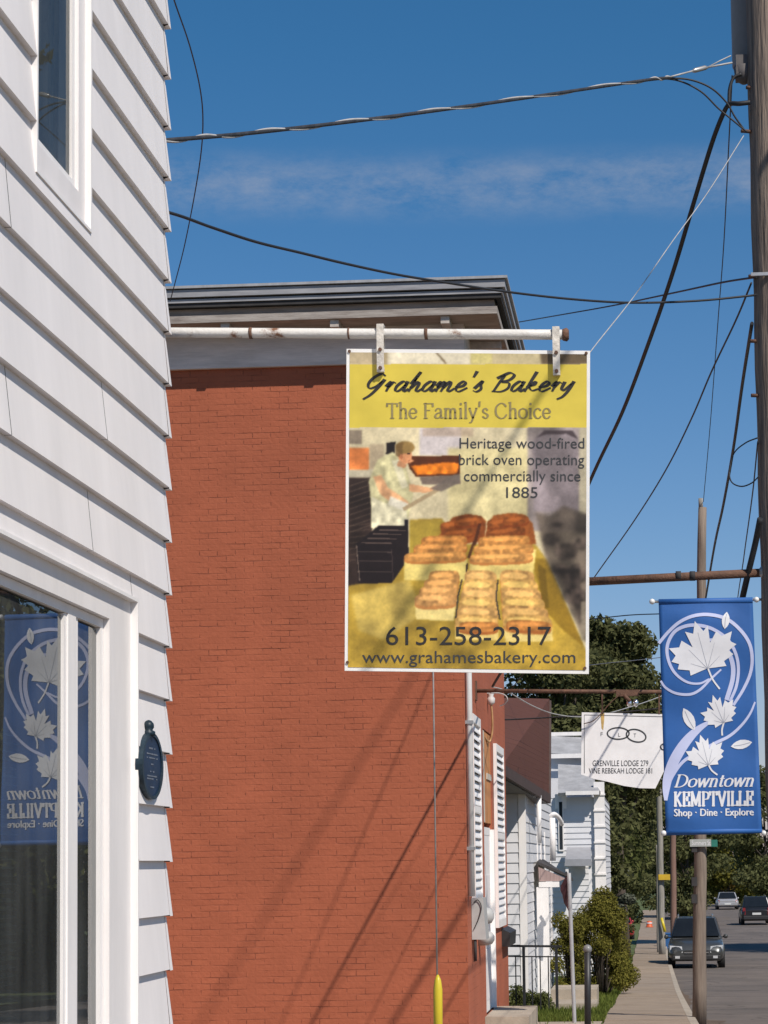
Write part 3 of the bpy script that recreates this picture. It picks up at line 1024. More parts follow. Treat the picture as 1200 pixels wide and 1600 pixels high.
# ------------------------------------------------------------------ bakery sign and its pole
YS0 = 8.12
m_pipe = mat('painted_pipe', (0.66, 0.64, 0.61), 0.5, 0.2, 16, bump=0.15, bscale=60, col2=(0.62, 0.6, 0.56))
t = m_pipe.node_tree
# rust patches on the white paint
n = t.nodes.new('ShaderNodeTexNoise'); n.inputs['Scale'].default_value = 7.5; n.inputs['Detail'].default_value = 8
n.inputs['Roughness'].default_value = 0.7
g = t.nodes.new('ShaderNodeNewGeometry'); t.links.new(g.outputs['Position'], n.inputs['Vector'])
rr = t.nodes.new('ShaderNodeMapRange'); rr.inputs['From Min'].default_value = 0.56; rr.inputs['From Max'].default_value = 0.66
t.links.new(n.outputs['Fac'], rr.inputs['Value'])
mxr = t.nodes.new('ShaderNodeMixRGB'); mxr.inputs['Color2'].default_value = (0.19, 0.085, 0.04, 1)
old = t.nodes['Principled BSDF'].inputs['Base Color'].links[0].from_socket
t.links.new(old, mxr.inputs['Color1']); t.links.new(rr.outputs[0], mxr.inputs['Fac'])
t.links.new(mxr.outputs[0], t.nodes['Principled BSDF'].inputs['Base Color'])
m_rust = mat('rusty_iron', (0.13, 0.065, 0.04), 0.8, 0.4, 18, bump=0.3, bscale=70)
m_steel = mat('steel', (0.45, 0.44, 0.43), 0.4, 0.15, 14, metal=0.6)

pa, pb = P(150, 519, YS0), P(880, 523, YS0)
pole = thing('sign_pole', pa, "white rust-spotted horizontal pipe reaching out from the clapboard corner above the bakery sign", 'sign pole')
MB().tube([pa + (pb - pa) * (i / 12) for i in range(13)], 0.0195, 14).build('pipe', m_pipe, pole)
mb = MB()
for px_ in (392, 666, 545):
    c = P(px_, 520.5 + (px_ - 400) * .004, YS0)
    mb.tube([c - Vector((.006 if px_ != 545 else .003, 0, 0)), c + Vector((.006 if px_ != 545 else .003, 0, 0))], .0225, 14)
mb.build('collar', m_rust, pole)
c = P(884, 523, YS0)
MB().tube([c - Vector((.012, 0, 0)), c + Vector((.004, 0, 0)), c + Vector((.012, 0, 0))], [.022, .026, .018], 12).build('end_cap', m_rust, pole)
mb = MB()
mb.box((pa.x - .01, YC + .012, pa.z - .09), (pa.x + .05, YC + .024, pa.z + .09))
mb.bar((pa.x + .02, YC + .02, pa.z), (pa.x + .02, YS0, pa.z), .05, .05)
mb.build('wall_bracket', m_rust, pole)

sgn_c = [(541.5, 545), (922, 548), (920, 1053), (538.5, 1048)]


def S(px_, py_, off=0.0):
    return P(px_, py_, YS0 - off)


sign = thing('bakery_sign', S(730, 1050), "yellow hanging bakery sign with painted loaves, a baker and black brush lettering", 'sign')


def quadmap(u, v):
    (x0, y0), (x1, y1), (x2, y2), (x3, y3) = sgn_c
    return ((1 - v) * ((1 - u) * x0 + u * x1) + v * ((1 - u) * x3 + u * x2), (1 - v) * ((1 - u) * y0 + u * y1) + v * ((1 - u) * y3 + u * y2))


# board
cs = [S(*c) for c in sgn_c]
mb = MB()
mb.hexa([cs[3] + Vector((0, .011, 0)), cs[2] + Vector((0, .011, 0)), cs[2], cs[3], cs[0] + Vector((0, .011, 0)), cs[1] + Vector((0, .011, 0)), cs[1], cs[0]])
mb.build('board', mat('sign_white', (0.80, 0.79, 0.77), 0.4, 0.06, 7), sign)

# painted picture: a dense grid of vertices, each with its paint colour
NX, NY = 310, 412
uu, vv = np.meshgrid(np.linspace(0, 1, NX), np.linspace(0, 1, NY))
inset_u, inset_v = 5.0 / 381, 5.5 / 505
U1, V1 = inset_u + uu * (1 - 2 * inset_u), inset_v + vv * (1 - 2 * inset_v)
c4 = np.array(sgn_c)
GXp = (1 - V1) * ((1 - U1) * c4[0, 0] + U1 * c4[1, 0]) + V1 * ((1 - U1) * c4[3, 0] + U1 * c4[2, 0])
GYp = (1 - V1) * ((1 - U1) * c4[0, 1] + U1 * c4[1, 1]) + V1 * ((1 - U1) * c4[3, 1] + U1 * c4[2, 1])
img = np.zeros((NY, NX, 3)); img[:] = (216, 206, 172)


def blur(a, k):
    for _ in range(k):
        p = np.pad(a, 1, mode='edge')
        a = (p[:-2, 1:-1] + p[2:, 1:-1] + p[1:-1, :-2] + p[1:-1, 2:] + 2 * p[1:-1, 1:-1]) / 6
    return a


def vnoise(cell, seed):
    r = np.random.default_rng(seed)
    h, w_ = int(520 / cell) + 3, int(400 / cell) + 3
    g_ = r.random((h, w_))
    fx, fy = (GXp - 535) / cell, (GYp - 540) / cell
    ix, iy = fx.astype(int), fy.astype(int)
    tx, ty = fx - ix, fy - iy
    tx, ty = tx * tx * (3 - 2 * tx), ty * ty * (3 - 2 * ty)
    return (g_[iy, ix] * (1 - tx) + g_[iy, ix + 1] * tx) * (1 - ty) + (g_[iy + 1, ix] * (1 - tx) + g_[iy + 1, ix + 1] * tx) * ty


def inside(pts):
    m_ = np.zeros(GXp.shape, bool)
    n_ = len(pts)
    for i in range(n_):
        x0, y0 = pts[i]
        x1, y1 = pts[(i + 1) % n_]
        if y0 == y1: continue
        c_ = ((y0 > GYp) != (y1 > GYp)) & (GXp < (x1 - x0) * (GYp - y0) / (y1 - y0) + x0)
        m_ ^= c_
    return m_.astype(float)


def paint(pts, colr, soft=1, op=1.0, mod=None):
    global img
    a = blur(inside(pts), soft) * op
    c_ = np.zeros_like(img); c_[:] = colr
    if mod is not None:
        c_ = c_ * mod[..., None]
    img = img * (1 - a[..., None]) + c_ * a[..., None]


def ell(cx, cy, rx, ry, n_=28, rot=0):
    return [(cx + rx * math.cos(2 * math.pi * i / n_) * math.cos(rot) - ry * math.sin(2 * math.pi * i / n_) * math.sin(rot),
             cy + rx * math.cos(2 * math.pi * i / n_) * math.sin(rot) + ry * math.sin(2 * math.pi * i / n_) * math.cos(rot)) for i in range(n_)]


def line(p0, p1, wd, colr, soft=0, op=1.0):
    dx, dy = p1[0] - p0[0], p1[1] - p0[1]
    L = math.hypot(dx, dy) or 1
    nx, ny = -dy / L * wd / 2, dx / L * wd / 2
    paint([(p0[0] + nx, p0[1] + ny), (p1[0] + nx, p1[1] + ny), (p1[0] - nx, p1[1] - ny), (p0[0] - nx, p0[1] - ny)], colr, soft, op)


n1, n2, n3, n5 = vnoise(60, 1), vnoise(22, 2), vnoise(8, 3), vnoise(4, 5)
rect = lambda x0, y0, x1, y1: [(x0, y0), (x1, y0), (x1, y1), (x0, y1)]
# top strip
paint(rect(540, 540, 925, 569), (190, 176, 148), 2)
paint(rect(606, 540, 735, 569), (226, 218, 196), 3)
paint(rect(735, 540, 770, 569), (206, 196, 140), 5)
paint(rect(770, 540, 850, 569), (196, 184, 150), 5)
paint(rect(845, 552, 925, 569), (112, 98, 78), 6)
line((681, 550), (697, 568), 3, (150, 135, 110), 1)
# picture ground
paint(rect(540, 666, 925, 1056), (214, 203, 172), 2, mod=0.92 + 0.16 * n1)
paint(rect(655, 668, 720, 712), (206, 198, 196), 4)
paint(rect(700, 700, 830, 815), (214, 203, 160), 10, mod=0.92 + 0.16 * n2)
paint(rect(824, 666, 925, 830), (160, 150, 146), 6, mod=0.8 + 0.4 * n2)
paint([(832, 690), (848, 672), (896, 672), (905, 690), (905, 800), (834, 800)], (150, 140, 142), 5, mod=0.85 + 0.3 * n2)
paint([(838, 684), (850, 673), (895, 673), (903, 686), (885, 678), (852, 679)], (70, 60, 62), 2, .8)
paint(rect(905, 668, 925, 900), (196, 188, 160), 5, .8)
paint(rect(660, 668, 740, 682), (180, 160, 140), 4, .6)
# left wall
paint(rect(545, 672, 566, 694), (146, 134, 118), 2)
paint(rect(540, 700, 577, 734), (214, 138, 84), 3, mod=0.85 + .3 * n2)
paint(rect(577, 694, 600, 745), (178, 164, 140), 5)
paint(rect(540, 734, 584, 747), (190, 182, 160), 2)
paint(rect(540, 746, 582, 920), (58, 46, 42), 3, mod=.7 + .6 * n2)
for i in range(9):
    line((545, 760 + i * 9), (580, 748 + i * 9), 1.2, (120, 104, 92), 1, .7)
for i in range(7):
    line((545, 822 + i * 9), (578, 818 + i * 9), 1.3, (104, 88, 76), 1, .7)
# oven mouth
paint([(634, 713), (720, 712), (718, 744), (650, 745), (640, 732)], (98, 56, 32), 1)
paint([(642, 728), (700, 722), (718, 724), (714, 740), (652, 742)], (226, 138, 48), 2, mod=.75 + .5 * n3)
paint([(655, 745), (718, 742), (720, 756), (660, 757)], (128, 114, 104), 2)
# baker
paint([(604, 692), (618, 690), (616, 712), (603, 710)], (44, 38, 38), 1)
paint([(590, 718), (614, 706), (632, 722), (640, 750), (646, 772), (640, 800), (634, 824), (580, 824), (580, 790), (576, 752)], (202, 196, 158), 2, mod=.88 + .24 * n3)
paint([(580, 776), (600, 786), (634, 790), (638, 824), (580, 824)], (224, 218, 190), 2, mod=.9 + .2 * n3)
paint([(612, 720), (624, 718), (638, 760), (628, 764)], (226, 220, 196), 2, .7)
paint(ell(633, 712, 11, 13), (222, 164, 122), 1)
paint(ell(633, 699, 15, 10), (158, 132, 84), 2)
paint([(618, 695), (630, 690), (628, 716), (618, 712)], (120, 96, 62), 2, .8)
paint([(640, 716), (647, 720), (640, 724)], (220, 164, 122), 1)
line((636, 709), (641, 709), 1.8, (70, 48, 40), 0, .9)
line((637, 720), (641, 719.5), 1.2, (180, 116, 92), 0, .8)
paint(ell(627, 714, 2.6, 4), (196, 134, 98), 0, .9)
paint([(622, 720), (636, 726), (632, 732), (620, 728)], (196, 140, 104), 1, .8)
paint([(583, 745), (596, 742), (606, 762), (622, 772), (640, 786), (634, 796), (612, 786), (594, 772)], (222, 178, 138), 2, mod=.9 + .2 * n3)
paint([(640, 756), (672, 762), (684, 758), (682, 768), (664, 770), (640, 768)], (220, 174, 134), 1)
paint([(610, 775), (640, 788), (632, 798), (606, 788)], (228, 222, 204), 2)
line((630, 796), (700, 756), 6, (176, 158, 128), 1)
paint([(672, 764), (700, 745), (719, 740), (718, 754), (690, 768)], (122, 112, 104), 2, .9)
paint(rect(632, 812, 638, 848), (34, 30, 40), 1)
# table
paint([(540, 916), (600, 905), (640, 872), (640, 812), (690, 810), (720, 850), (836, 850), (856, 876), (918, 1022), (918, 1056), (540, 1056)], (178, 152, 70), 3, mod=.78 + .26 * n1 + .18 * n2)
paint([(548, 930), (640, 905), (660, 960), (600, 1000), (560, 985)], (206, 186, 118), 9, .65, mod=.9 + .2 * n2)
paint([(640, 815), (690, 812), (676, 848), (640, 868)], (176, 154, 72), 3)
paint([(832, 872), (854, 874), (912, 1010), (880, 985), (848, 950)], (150, 122, 44), 3, .85)
paint([(840, 880), (852, 890), (858, 950), (846, 950)], (110, 88, 30), 3, .7)
# right dark background
paint([(836, 800), (860, 806), (880, 790), (925, 806), (925, 1010), (912, 1000), (852, 872)], (104, 94, 84), 14, .9, mod=.5 + .9 * n2)
for (xa0, ya0, ra0) in ((862, 842, 14), (884, 862, 18), (874, 890, 12), (902, 900, 16), (896, 930, 18), (908, 850, 12), (870, 820, 9)):
    paint(ell(xa0, ya0, ra0, ra0 * .8), (70, 60, 56), 11, .5, mod=.4 + 1.2 * n3)
paint([(870, 890), (905, 880), (912, 985), (890, 930)], (58, 50, 46), 8, .6, mod=.5 + 1.0 * n3)
paint(rect(908, 940, 920, 1000), (170, 160, 140), 3, .6)
# stack of black pans
paint([(556, 850), (592, 821), (637, 822), (639, 872), (612, 911), (560, 912)], (40, 32, 34), 1)
for i, yy in enumerate((828, 834, 841, 848)):
    line((592 - i * 9, yy), (634 - i * 7, yy + 1), 1.6, (116, 100, 92), 0, .8)
for yy in (862, 876, 893):
    line((558, yy), (612, yy + 1), 1.6, (96, 84, 78), 0, .8)
line((557, 852), (562, 908), 1.5, (150, 134, 120), 0, .7)
line((612, 858), (614, 906), 1.2, (90, 76, 72), 0, .8)


def loaf(pts, colr, ridges, soft=1):
    x0 = min(p[0] for p in pts); y0 = min(p[1] for p in pts); y1 = max(p[1] for p in pts); x1 = max(p[0] for p in pts)
    ph = (GYp - y0 + 4 * np.sin((GXp - x0) / (x1 - x0) * math.pi)) / max(1, (y1 - y0)) * ridges
    mod = .84 + .2 * np.abs(np.sin(ph * math.pi)) ** .6 + .16 * (n3 - .5) + .14 * (n5 - .5)
    paint(pts, colr, soft, 1, mod)


def sell(cx, cy, rx, ry, n_=36, rot=0, e=.55):
    o_ = []
    for i in range(n_):
        t_ = 2 * math.pi * i / n_
        a_, b_ = math.copysign(abs(math.cos(t_)) ** e, math.cos(t_)) * rx, math.copysign(abs(math.sin(t_)) ** e, math.sin(t_)) * ry
        o_.append((cx + a_ * math.cos(rot) - b_ * math.sin(rot), cy + a_ * math.sin(rot) + b_ * math.cos(rot)))
    return o_


def bread(cx, cy, wd, ht, colr, rot=0.0, dark=.74):
    """one rounded loaf top: a dark edge, a warm body, a pale ridge"""
    paint(sell(cx, cy + ht * .12, wd / 2 * 1.0, ht / 2 * 1.05, 36, rot), tuple(c * k_ for c, k_ in zip(colr, (dark + .1, dark, dark - .06))), 1, .85)
    paint(sell(cx, cy - ht * .04, wd / 2 * .98, ht / 2 * .9, 36, rot), colr, 1, 1, .9 + .2 * (n3 - .5) + .22 * (n5 - .5))
    paint(ell(cx - wd * .06, cy - ht * .16, wd * .36, ht * .2, 24, rot), tuple(min(255, c * 1.14 + 8) for c in colr), 2, .75)


# back row, dark crusts
loaf([(684, 842), (694, 824), (708, 808), (730, 803), (752, 806), (760, 814), (757, 846), (720, 850)], (150, 88, 44), .4, 2)
loaf([(757, 846), (762, 818), (772, 805), (800, 801), (820, 804), (832, 818), (838, 850), (800, 854)], (166, 102, 52), .4, 2)
for (a0, b0, w0) in ((706, 822, 36), (732, 815, 44), (716, 834, 50), (778, 818, 34), (806, 814, 40), (790, 832, 62)):
    bread(a0, b0, w0, 15, (164, 98, 48), -.12)
line((750, 818), (741, 852), 5, (84, 48, 28), 1, .85)
# middle row: three tops over a pale cut side
paint([(632, 874), (730, 874), (729, 908), (700, 906), (632, 907)], (224, 206, 134), 2, mod=.9 + .2 * n2)
paint([(734, 874), (838, 858), (832, 905), (734, 904)], (232, 212, 140), 2, mod=.9 + .2 * n2)
for (a0, b0, w0, c0) in ((694, 845, 72, (206, 148, 84)), (688, 857, 84, (212, 156, 92)), (680, 870, 98, (218, 164, 98)),
                         (788, 845, 82, (214, 158, 92)), (787, 858, 94, (218, 164, 98)), (783, 872, 100, (224, 170, 104))):
    bread(a0, b0, w0, 17, c0, -.03)
line((741, 846), (732, 872), 4, (80, 46, 28), 1, .85)
line((730, 880), (727, 914), 3, (64, 48, 36), 0, .9)
# front columns
paint([(648, 938), (714, 938), (709, 970), (650, 968)], (230, 212, 148), 2)
for k_ in range(4):
    bread(694 - k_ * 4.5, 902 + k_ * 12, 48 + k_ * 6, 22, (212 + k_ * 3, 164 + k_ * 3, 102 + k_ * 4), -.02)
paint([(712, 976), (780, 980), (778, 1001), (712, 999)], (230, 208, 138), 2)
for k_ in range(6):
    bread(751 - k_ * 1.2, 904 + k_ * 14, 50 + k_ * 3.6, 27, (222 + k_ % 2 * 8, 180 + k_ % 2 * 8, 118), .05)
paint([(786, 980), (862, 974), (864, 1002), (790, 1003)], (230, 210, 142), 2)
for k_ in range(6):
    bread(808 + k_ * 3.2, 904 + k_ * 14, 54 + k_ * 4.6, 27, (224 + k_ % 2 * 6, 180 + k_ % 2 * 8, 116), .06)
bread(748, 980, 62, 18, (208, 148, 84)); bread(826, 978, 70, 18, (208, 148, 84), .05)
for (a, b) in (((722, 905), (716, 930)), ((716, 930), (712, 966)), ((778, 906), (775, 934)), ((775, 934), (781, 968))):
    line(a, b, 2.6, (78, 70, 60), 0, .9)
n6 = vnoise(2.6, 9)
img = img * (0.86 + 0.10 * n2 + .09 * n3 + .08 * n6)[..., None]
for k in range(3):
    img[..., k] = img[..., k] * .55 + blur(img[..., k], 2) * .45
img = 255 * np.clip(img / 255, 0, 1) ** 1.2
img = img * .97 + (img - img.mean(axis=2, keepdims=True)) * .05 + 3
# yellow headline band
a = blur(inside(rect(530, 569, 930, 668)), 0)
yb = np.zeros_like(img); yb[:] = (203, 183, 74)
yb = yb * (0.97 + 0.05 * n1)[..., None]
img = img * (1 - a[..., None]) + yb * a[..., None]
srgb = np.clip(img / 255.0, 0, 1)
linc = np.where(srgb <= 0.04045, srgb / 12.92, ((srgb + 0.055) / 1.055) ** 2.4) * 1.08
vsx = []
rF, rR, rU = np.array(F), np.array(R), np.array(U)
dirs = rF + rR * ((GXp - PCX) / FPX)[..., None] - rU * ((GYp - PCY) / FPX)[..., None]
pts3 = np.array(CAM) + dirs * ((YS0 - 0.0015 - CAM.y) / dirs[..., 1])[..., None]
off = np.array(wloc(sign))
me = bpy.data.meshes.new('painted_picture')
idx = np.arange(NX * NY).reshape(NY, NX)
fc = np.stack([idx[1:, :-1], idx[1:, 1:], idx[:-1, 1:], idx[:-1, :-1]], -1).reshape(-1, 4)
me.from_pydata((pts3.reshape(-1, 3) - off).tolist(), [], fc.tolist())
ca = me.color_attributes.new('paint', 'FLOAT_COLOR', 'POINT')
ca.data.foreach_set('color', np.concatenate([linc.reshape(-1, 3), np.ones((NX * NY, 1))], 1).ravel())
me.materials.append(attr_mat('sign_paint'))
pic = bpy.data.objects.new('painted_picture', me)
COL.objects.link(pic)
pic.parent = sign

m_ink = mat('black_ink', (0.022, 0.02, 0.018), 0.5, 0.2, 20)
m_ink2 = mat('grey_ink', (0.04, 0.042, 0.045), 0.5, 0.2, 20)
m_olive = mat('olive_ink', (0.27, 0.22, 0.09), 0.5, 0.25, 20)


def Sm(px_, py_):
    return S(px_, py_, 0.003)


vf = fit(brush_text("Grahame's Bakery"), (566, 579, 900, 625))
flat_mesh('headline_lettering', vf, Sm, m_ink, sign)
vf = fit(serif_text("The Family's Choice", 0.2, 0.085, 0, 1, 0.05, .5), (603, 627, 861, 661))
flat_mesh('motto_lettering', vf, Sm, m_olive, sign)
for tx_, bb in (("Heritage wood-fired", (718, 684, 913, 706)), ("brick oven operating", (717, 709.5, 913, 732)),
                ("commercially since", (725, 735, 907, 757.5)), ("1885", (791, 761, 840, 778))):
    flat_mesh('text_lettering', fit(bfont(tx_), bb), Sm, m_ink2, sign)
vf = fit(bfont("613-258-2317"), (603, 979, 861, 1008))
flat_mesh('phone_lettering', vf, Sm, m_ink, sign)
vf = fit(bfont("www.grahamesbakery.com"), (566, 1017, 899, 1042))
flat_mesh('web_lettering', vf, Sm, m_ink2, sign)
# hanger straps over the pipe
for (xs, y0_, y1_) in ((595, 510, 583), (869, 514, 588)):
    mb = MB()
    c = P(xs, 521, YS0)
    hw = 0.0135
    zt, zb = P(xs, y0_, YS0).z, P(xs, y1_, YS0).z
    mb.box((c.x - hw, YS0 - .0255, zb), (c.x + hw, YS0 - .0205, zt))
    mb.box((c.x - hw, YS0 + .0205, zb + .05), (c.x + hw, YS0 + .0255, zt))
    mb.box((c.x - hw, YS0 - .0255, zt), (c.x + hw, YS0 + .0255, zt + .004))
    mb.box((c.x - hw, YS0 - .0205, zb), (c.x + hw, YS0 - .0035, zb + .02))
    st = mb.build('hanger_strap', mat('strap_paint', (0.62, 0.58, 0.52), 0.55, 0.25, 30, bump=.2, bscale=90), sign)
    mb = MB()
    for zz in (zb + .014, zb + .085):
        mb.tube([(c.x, YS0 - .0255, zz), (c.x, YS0 - .033, zz)], .0075, 6)
    mb.build('bolt', m_rust, st)
mb = MB()
for c in ((543, 1035), (914, 1044), (546, 549), (916, 552)):
    q = S(*c, 0)
    mb.tube([q, q + Vector((0, -.005, 0))], .006, 8)
mb.build('screw', m_rust, sign)

# ------------------------------------------------------------------ brick building
YB = 25.0
XF = P(729, 1330, YB).x
YB2 = YB * (1017 - 729) / (1017 - 792)
zfb = P(400, 575, YB).z          # bottom of frieze
brick = thing('brick_building', (XF, YB, gz(YB)), 'orange-red painted brick building with a grey wooden eave, behind the bakery sign', 'building')
bc1, bc2, bcm = (0.385, 0.112, 0.055), (0.325, 0.088, 0.044), (0.20, 0.058, 0.034)
m_brick = brick_mat('painted_brick_side', bc1, bc2, bcm, 'x')
m_brickf = brick_mat('painted_brick_front', (0.40, 0.122, 0.066), (0.385, 0.115, 0.063), (0.3, 0.09, 0.05), 'y', bumpk=0.3)
zg = gz(YB) - 1.0
XL = XF - 9
mb = MB()
mb.face([(XL, YB, zg), (XF, YB, zg), (XF, YB, zfb + .5), (XL, YB, zfb + .5)])
mb.face([(XL, YB, zg), (XL, YB2, zg), (XL, YB2, zfb + .5), (XL, YB, zfb + .5)])
mb.face([(XL, YB2, zg), (XF, YB2, zg), (XF, YB2, zfb + .5), (XL, YB2, zfb + .5)])
mb.build('side_wall', m_brick, brick)


def fy(px_):
    return PX(px_, 1345, XF).y


def fz(px_, py_):
    return PX(px_, py_, XF).z


door_y0, door_y1 = fy(757), fy(769.5)
door_z1, door_z0 = fz(757, 1140), gz(28) + .2
mb = MB()


def fw(y0, y1, z0, z1):
    mb.face([(XF, y0, z0), (XF, y1, z0), (XF, y1, z1), (XF, y0, z1)])


fw(YB, door_y0, zg, zfb + .5); fw(door_y1, YB2, zg, zfb + .5)
fw(door_y0, door_y1, door_z1, zfb + .5); fw(door_y0, door_y1, zg, door_z0)
mb.face([(XF, door_y1, door_z0), (XF - .18, door_y1, door_z0), (XF - .18, door_y1, door_z1), (XF, door_y1, door_z1)])
mb.face([(XF, door_y0, door_z0), (XF - .18, door_y0, door_z0), (XF - .18, door_y0, door_z1), (XF, door_y0, door_z1)])
mb.face([(XF, door_y0, door_z1), (XF - .18, door_y0, door_z1), (XF - .18, door_y1, door_z1), (XF, door_y1, door_z1)])
mb.build('front_wall', m_brickf, brick)
# eave: frieze, soffit with blocks, moulding, gutter, metal roof
m_gwood = mat('grey_frieze', (0.70, 0.60, 0.55), 0.75, 0.2, 4, stretch=(.4, 1, 3), bump=.15, bscale=20)
m_soff = mat('brown_soffit', (0.34, 0.27, 0.225), 0.85, 0.3, 6, stretch=(.3, 1, 2))
m_fasc = mat('peeling_fascia', (0.40, 0.36, 0.325), 0.8, 0.0, 5, stretch=(.6, 1, 6), bump=.2, bscale=30, col2=(0.2, 0.165, 0.145), detail=8)
m_gut = mat('grey_gutter', (0.30, 0.30, 0.315), 0.55, 0.25, 6, stretch=(.4, 1, 4))
m_near_black = mat('dark_gap', (0.035, 0.033, 0.034), 0.85, 0.3, 6)
m_mroof = mat('metal_roof', (0.34, 0.345, 0.36), 0.5, 0.18, 3, stretch=(3, .3, 1))


def rim(name, zlo, zhi, ov, th, material):
    """a board running round the eave: along the side (facing the camera), then along the front"""
    m_ = MB()
    m_.box((XL - ov, YB - ov, zlo), (XF + ov, YB - ov + th, zhi))
    m_.box((XF + ov - th, YB - ov + th, zlo), (XF + ov, YB2 + ov, zhi))
    return m_.build(name, material, brick)


OV = 0.56
zf1 = P(400, 521, YB).z
rim('frieze', zfb, P(400, 508, YB - .04).z, .055, .06, m_gwood)
zs = P(500, 499, YB - OV + .09).z
mb = MB()
mb.box((XL - OV, YB - OV + .10, zs), (XF + OV - .1, YB, zs + .02))
mb.box((XF, YB, zs), (XF + OV - .1, YB2 + OV, zs + .02))
mb.build('soffit', m_soff, brick)
zfa0, zfa1 = P(500, 497, YB - OV + .08).z, P(500, 487, YB - OV + .08).z
rim('fascia', zfa0 - .01, zfa1, OV - .08, .035, m_fasc)
zg0, zg1 = P(500, 474, YB - OV + .03).z, P(500, 459, YB - OV).z
zg2 = P(500, 446, YB - OV - .02).z
rim('eave_band', zfa1 + .002, zg0, OV - .115, .05, m_soff)
rim('eave_band', zg0 + .001, zg0 + .05, OV - .03, .06, m_near_black)  # near-black strip, paints in the shadow band below the gutter
rim('gutter', zg0 + .051, zg1 - .012, OV - .01, .05, m_gut)
rim('eave_band', zg1 - .0115, zg1 + .006, OV - .045, .05, m_near_black)
rim('gutter', zg1 + .007, zg2, OV + .02, .06, m_gut)
mb = MB()
for px_ in (355, 525, 697, 190, 20):
    c = P(px_, 500, YB - .3)
    mb.box((c.x - .05, YB - OV + .12, zs - .085), (c.x + .05, YB - .056, zs - .002))
for i in range(5):
    yy = YB + .9 + i * 1.25
    mb.box((XF + .056, yy - .05, zs - .085), (XF + OV - .13, yy + .05, zs - .002))
mb.build('eave_block', mat('eave_block', (0.5, 0.44, 0.39), 0.8, 0.25, 9), brick)
zr = zg2 + .012
mb = MB()
xr = P(300, 440, YB - OV).x
ridge_z = zr + .75
mb.prism([(XL - OV, YB - OV - .05, zr), (XF + OV + .05, YB - OV - .05, zr), (XF + OV + .05, YB2 + OV, zr), (XL - OV, YB2 + OV, zr)], (0, 0, .03))
mb.hexa([(XL - OV, YB - OV, zr + .031), (XF + OV, YB - OV, zr + .031), (XF + OV, YB2 + OV, zr + .031), (XL - OV, YB2 + OV, zr + .031),
         (XL - OV, YB + 3.2, ridge_z), (XF - 3.9, YB + 3.2, ridge_z), (XF - 3.9, YB + 4.2, ridge_z), (XL - OV, YB + 4.2, ridge_z)])
mb.build('roof', m_mroof, brick)

# drain pipe at the corner
m_wpipe = mat('white_drain', (0.66, 0.65, 0.63), 0.5, 0.15, 6, stretch=(1, 1, .3))
mb = MB()
dpx, dpy = XF + .045, YB + .09
mb.tube([(dpx, dpy, fz(733, 1400)), (dpx, dpy, fz(733, 1050)), (dpx, dpy, fz(733, 700))], .038, 10)
dp = mb.build('drain_pipe', m_wpipe, brick)
mb = MB()
for py_ in (1133, 1326):
    zz = fz(733, py_)
    mb.box((XF, dpy - .05, zz - .02), (dpx + .044, dpy + .05, zz + .02))
mb.build('clip', m_steel, dp)


# shutters
def shutter(pxa, pxb, pya, pyb):
    y0_, y1_ = fy(pxa), fy(pxb)
    zt_, zb_ = fz((pxa + pxb) / 2, pya), fz((pxa + pxb) / 2, pyb)
    m_ = MB()
    x0_, x1_ = XF + .005, XF + .05
    m_.box((x0_, y0_, zb_), (x1_, y0_ + .07, zt_)).box((x0_, y1_ - .07, zb_), (x1_, y1_, zt_))
    m_.box((x0_, y0_ + .07, zt_ - .1), (x1_, y1_ - .07, zt_)).box((x0_, y0_ + .07, zb_), (x1_, y1_ - .07, zb_ + .1))
    zm_ = (zt_ + zb_) / 2
    m_.box((x0_, y0_ + .07, zm_ - .04), (x1_, y1_ - .07, zm_ + .04))
    s_ = m_.build('shutter', m_trim, brick)
    m_ = MB()
    n_ = int((zt_ - zb_) / .105)
    for i in range(n_):
        z_ = zb_ + .1 + (zt_ - zb_ - .2) * (i + .5) / n_
        m_.hexa([(x0_ + .005, y0_ + .07, z_ - .012 + .05), (x0_ + .005, y1_ - .07, z_ - .012 + .05), (x0_ + .005, y1_ - .07, z_ + .05), (x0_ + .005, y0_ + .07, z_ + .05),
                 (x1_ - .003, y0_ + .07, z_ - .052), (x1_ - .003, y1_ - .07, z_ - .052), (x1_ - .003, y1_ - .07, z_ - .04), (x1_ - .003, y0_ + .07, z_ - .04)])
    m_.build('louvre_panel', m_trim, s_)
    m_ = MB()
    m_.box((x0_ - .003, y0_ + .07, zb_ + .1), (x0_ + .003, y1_ - .07, zt_ - .1))
    m_.build('backing', m_near_black, s_)


shutter(736, 748, 1122, 1412)
shutter(772.5, 784.5, 1168, 1448)
# door in its recess with a boarded transom
drz = fz(760, 1285)
mb = MB()
mb.box((XF - .06, door_y0 + .0, drz), (XF - .012, door_y1, door_z1 - .02))
tb = mb.build('boarded_transom', mat('orange_board', (0.55, 0.24, 0.085), 0.7, 0.25, 3, stretch=(1, 1, .3)), brick)
mb = MB()
mb.box((XF - .011, door_y1 - .75, (drz + door_z1) / 2 - .03), (XF + .004, door_y1 - .02, (drz + door_z1) / 2 + .05))
mb.box((XF - .0115, door_y0 + .002, drz), (XF - .002, door_y0 + .25, door_z1 - .02))
mb.build('batten', mat('batten_white', (0.55, 0.5, 0.42), 0.7, 0.2, 5), tb)
mb = MB()
mb.box((XF - .06, door_y0 + .08, door_z0), (XF - .025, door_y1 - .08, drz - .16))
dr = mb.build('door', m_trim, brick)
mb = MB()
mb.box((XF - .10, door_y0 + .001, door_z0), (XF - .02, door_y0 + .08, drz - .08)).box((XF - .10, door_y1 - .08, door_z0), (XF + .03, door_y1 - .001, drz - .08))
mb.box((XF - .10, door_y0 + .08, drz - .16), (XF - .02, door_y1 - .08, drz - .06))
mb.build('frame', m_trim, dr)
mb = MB()
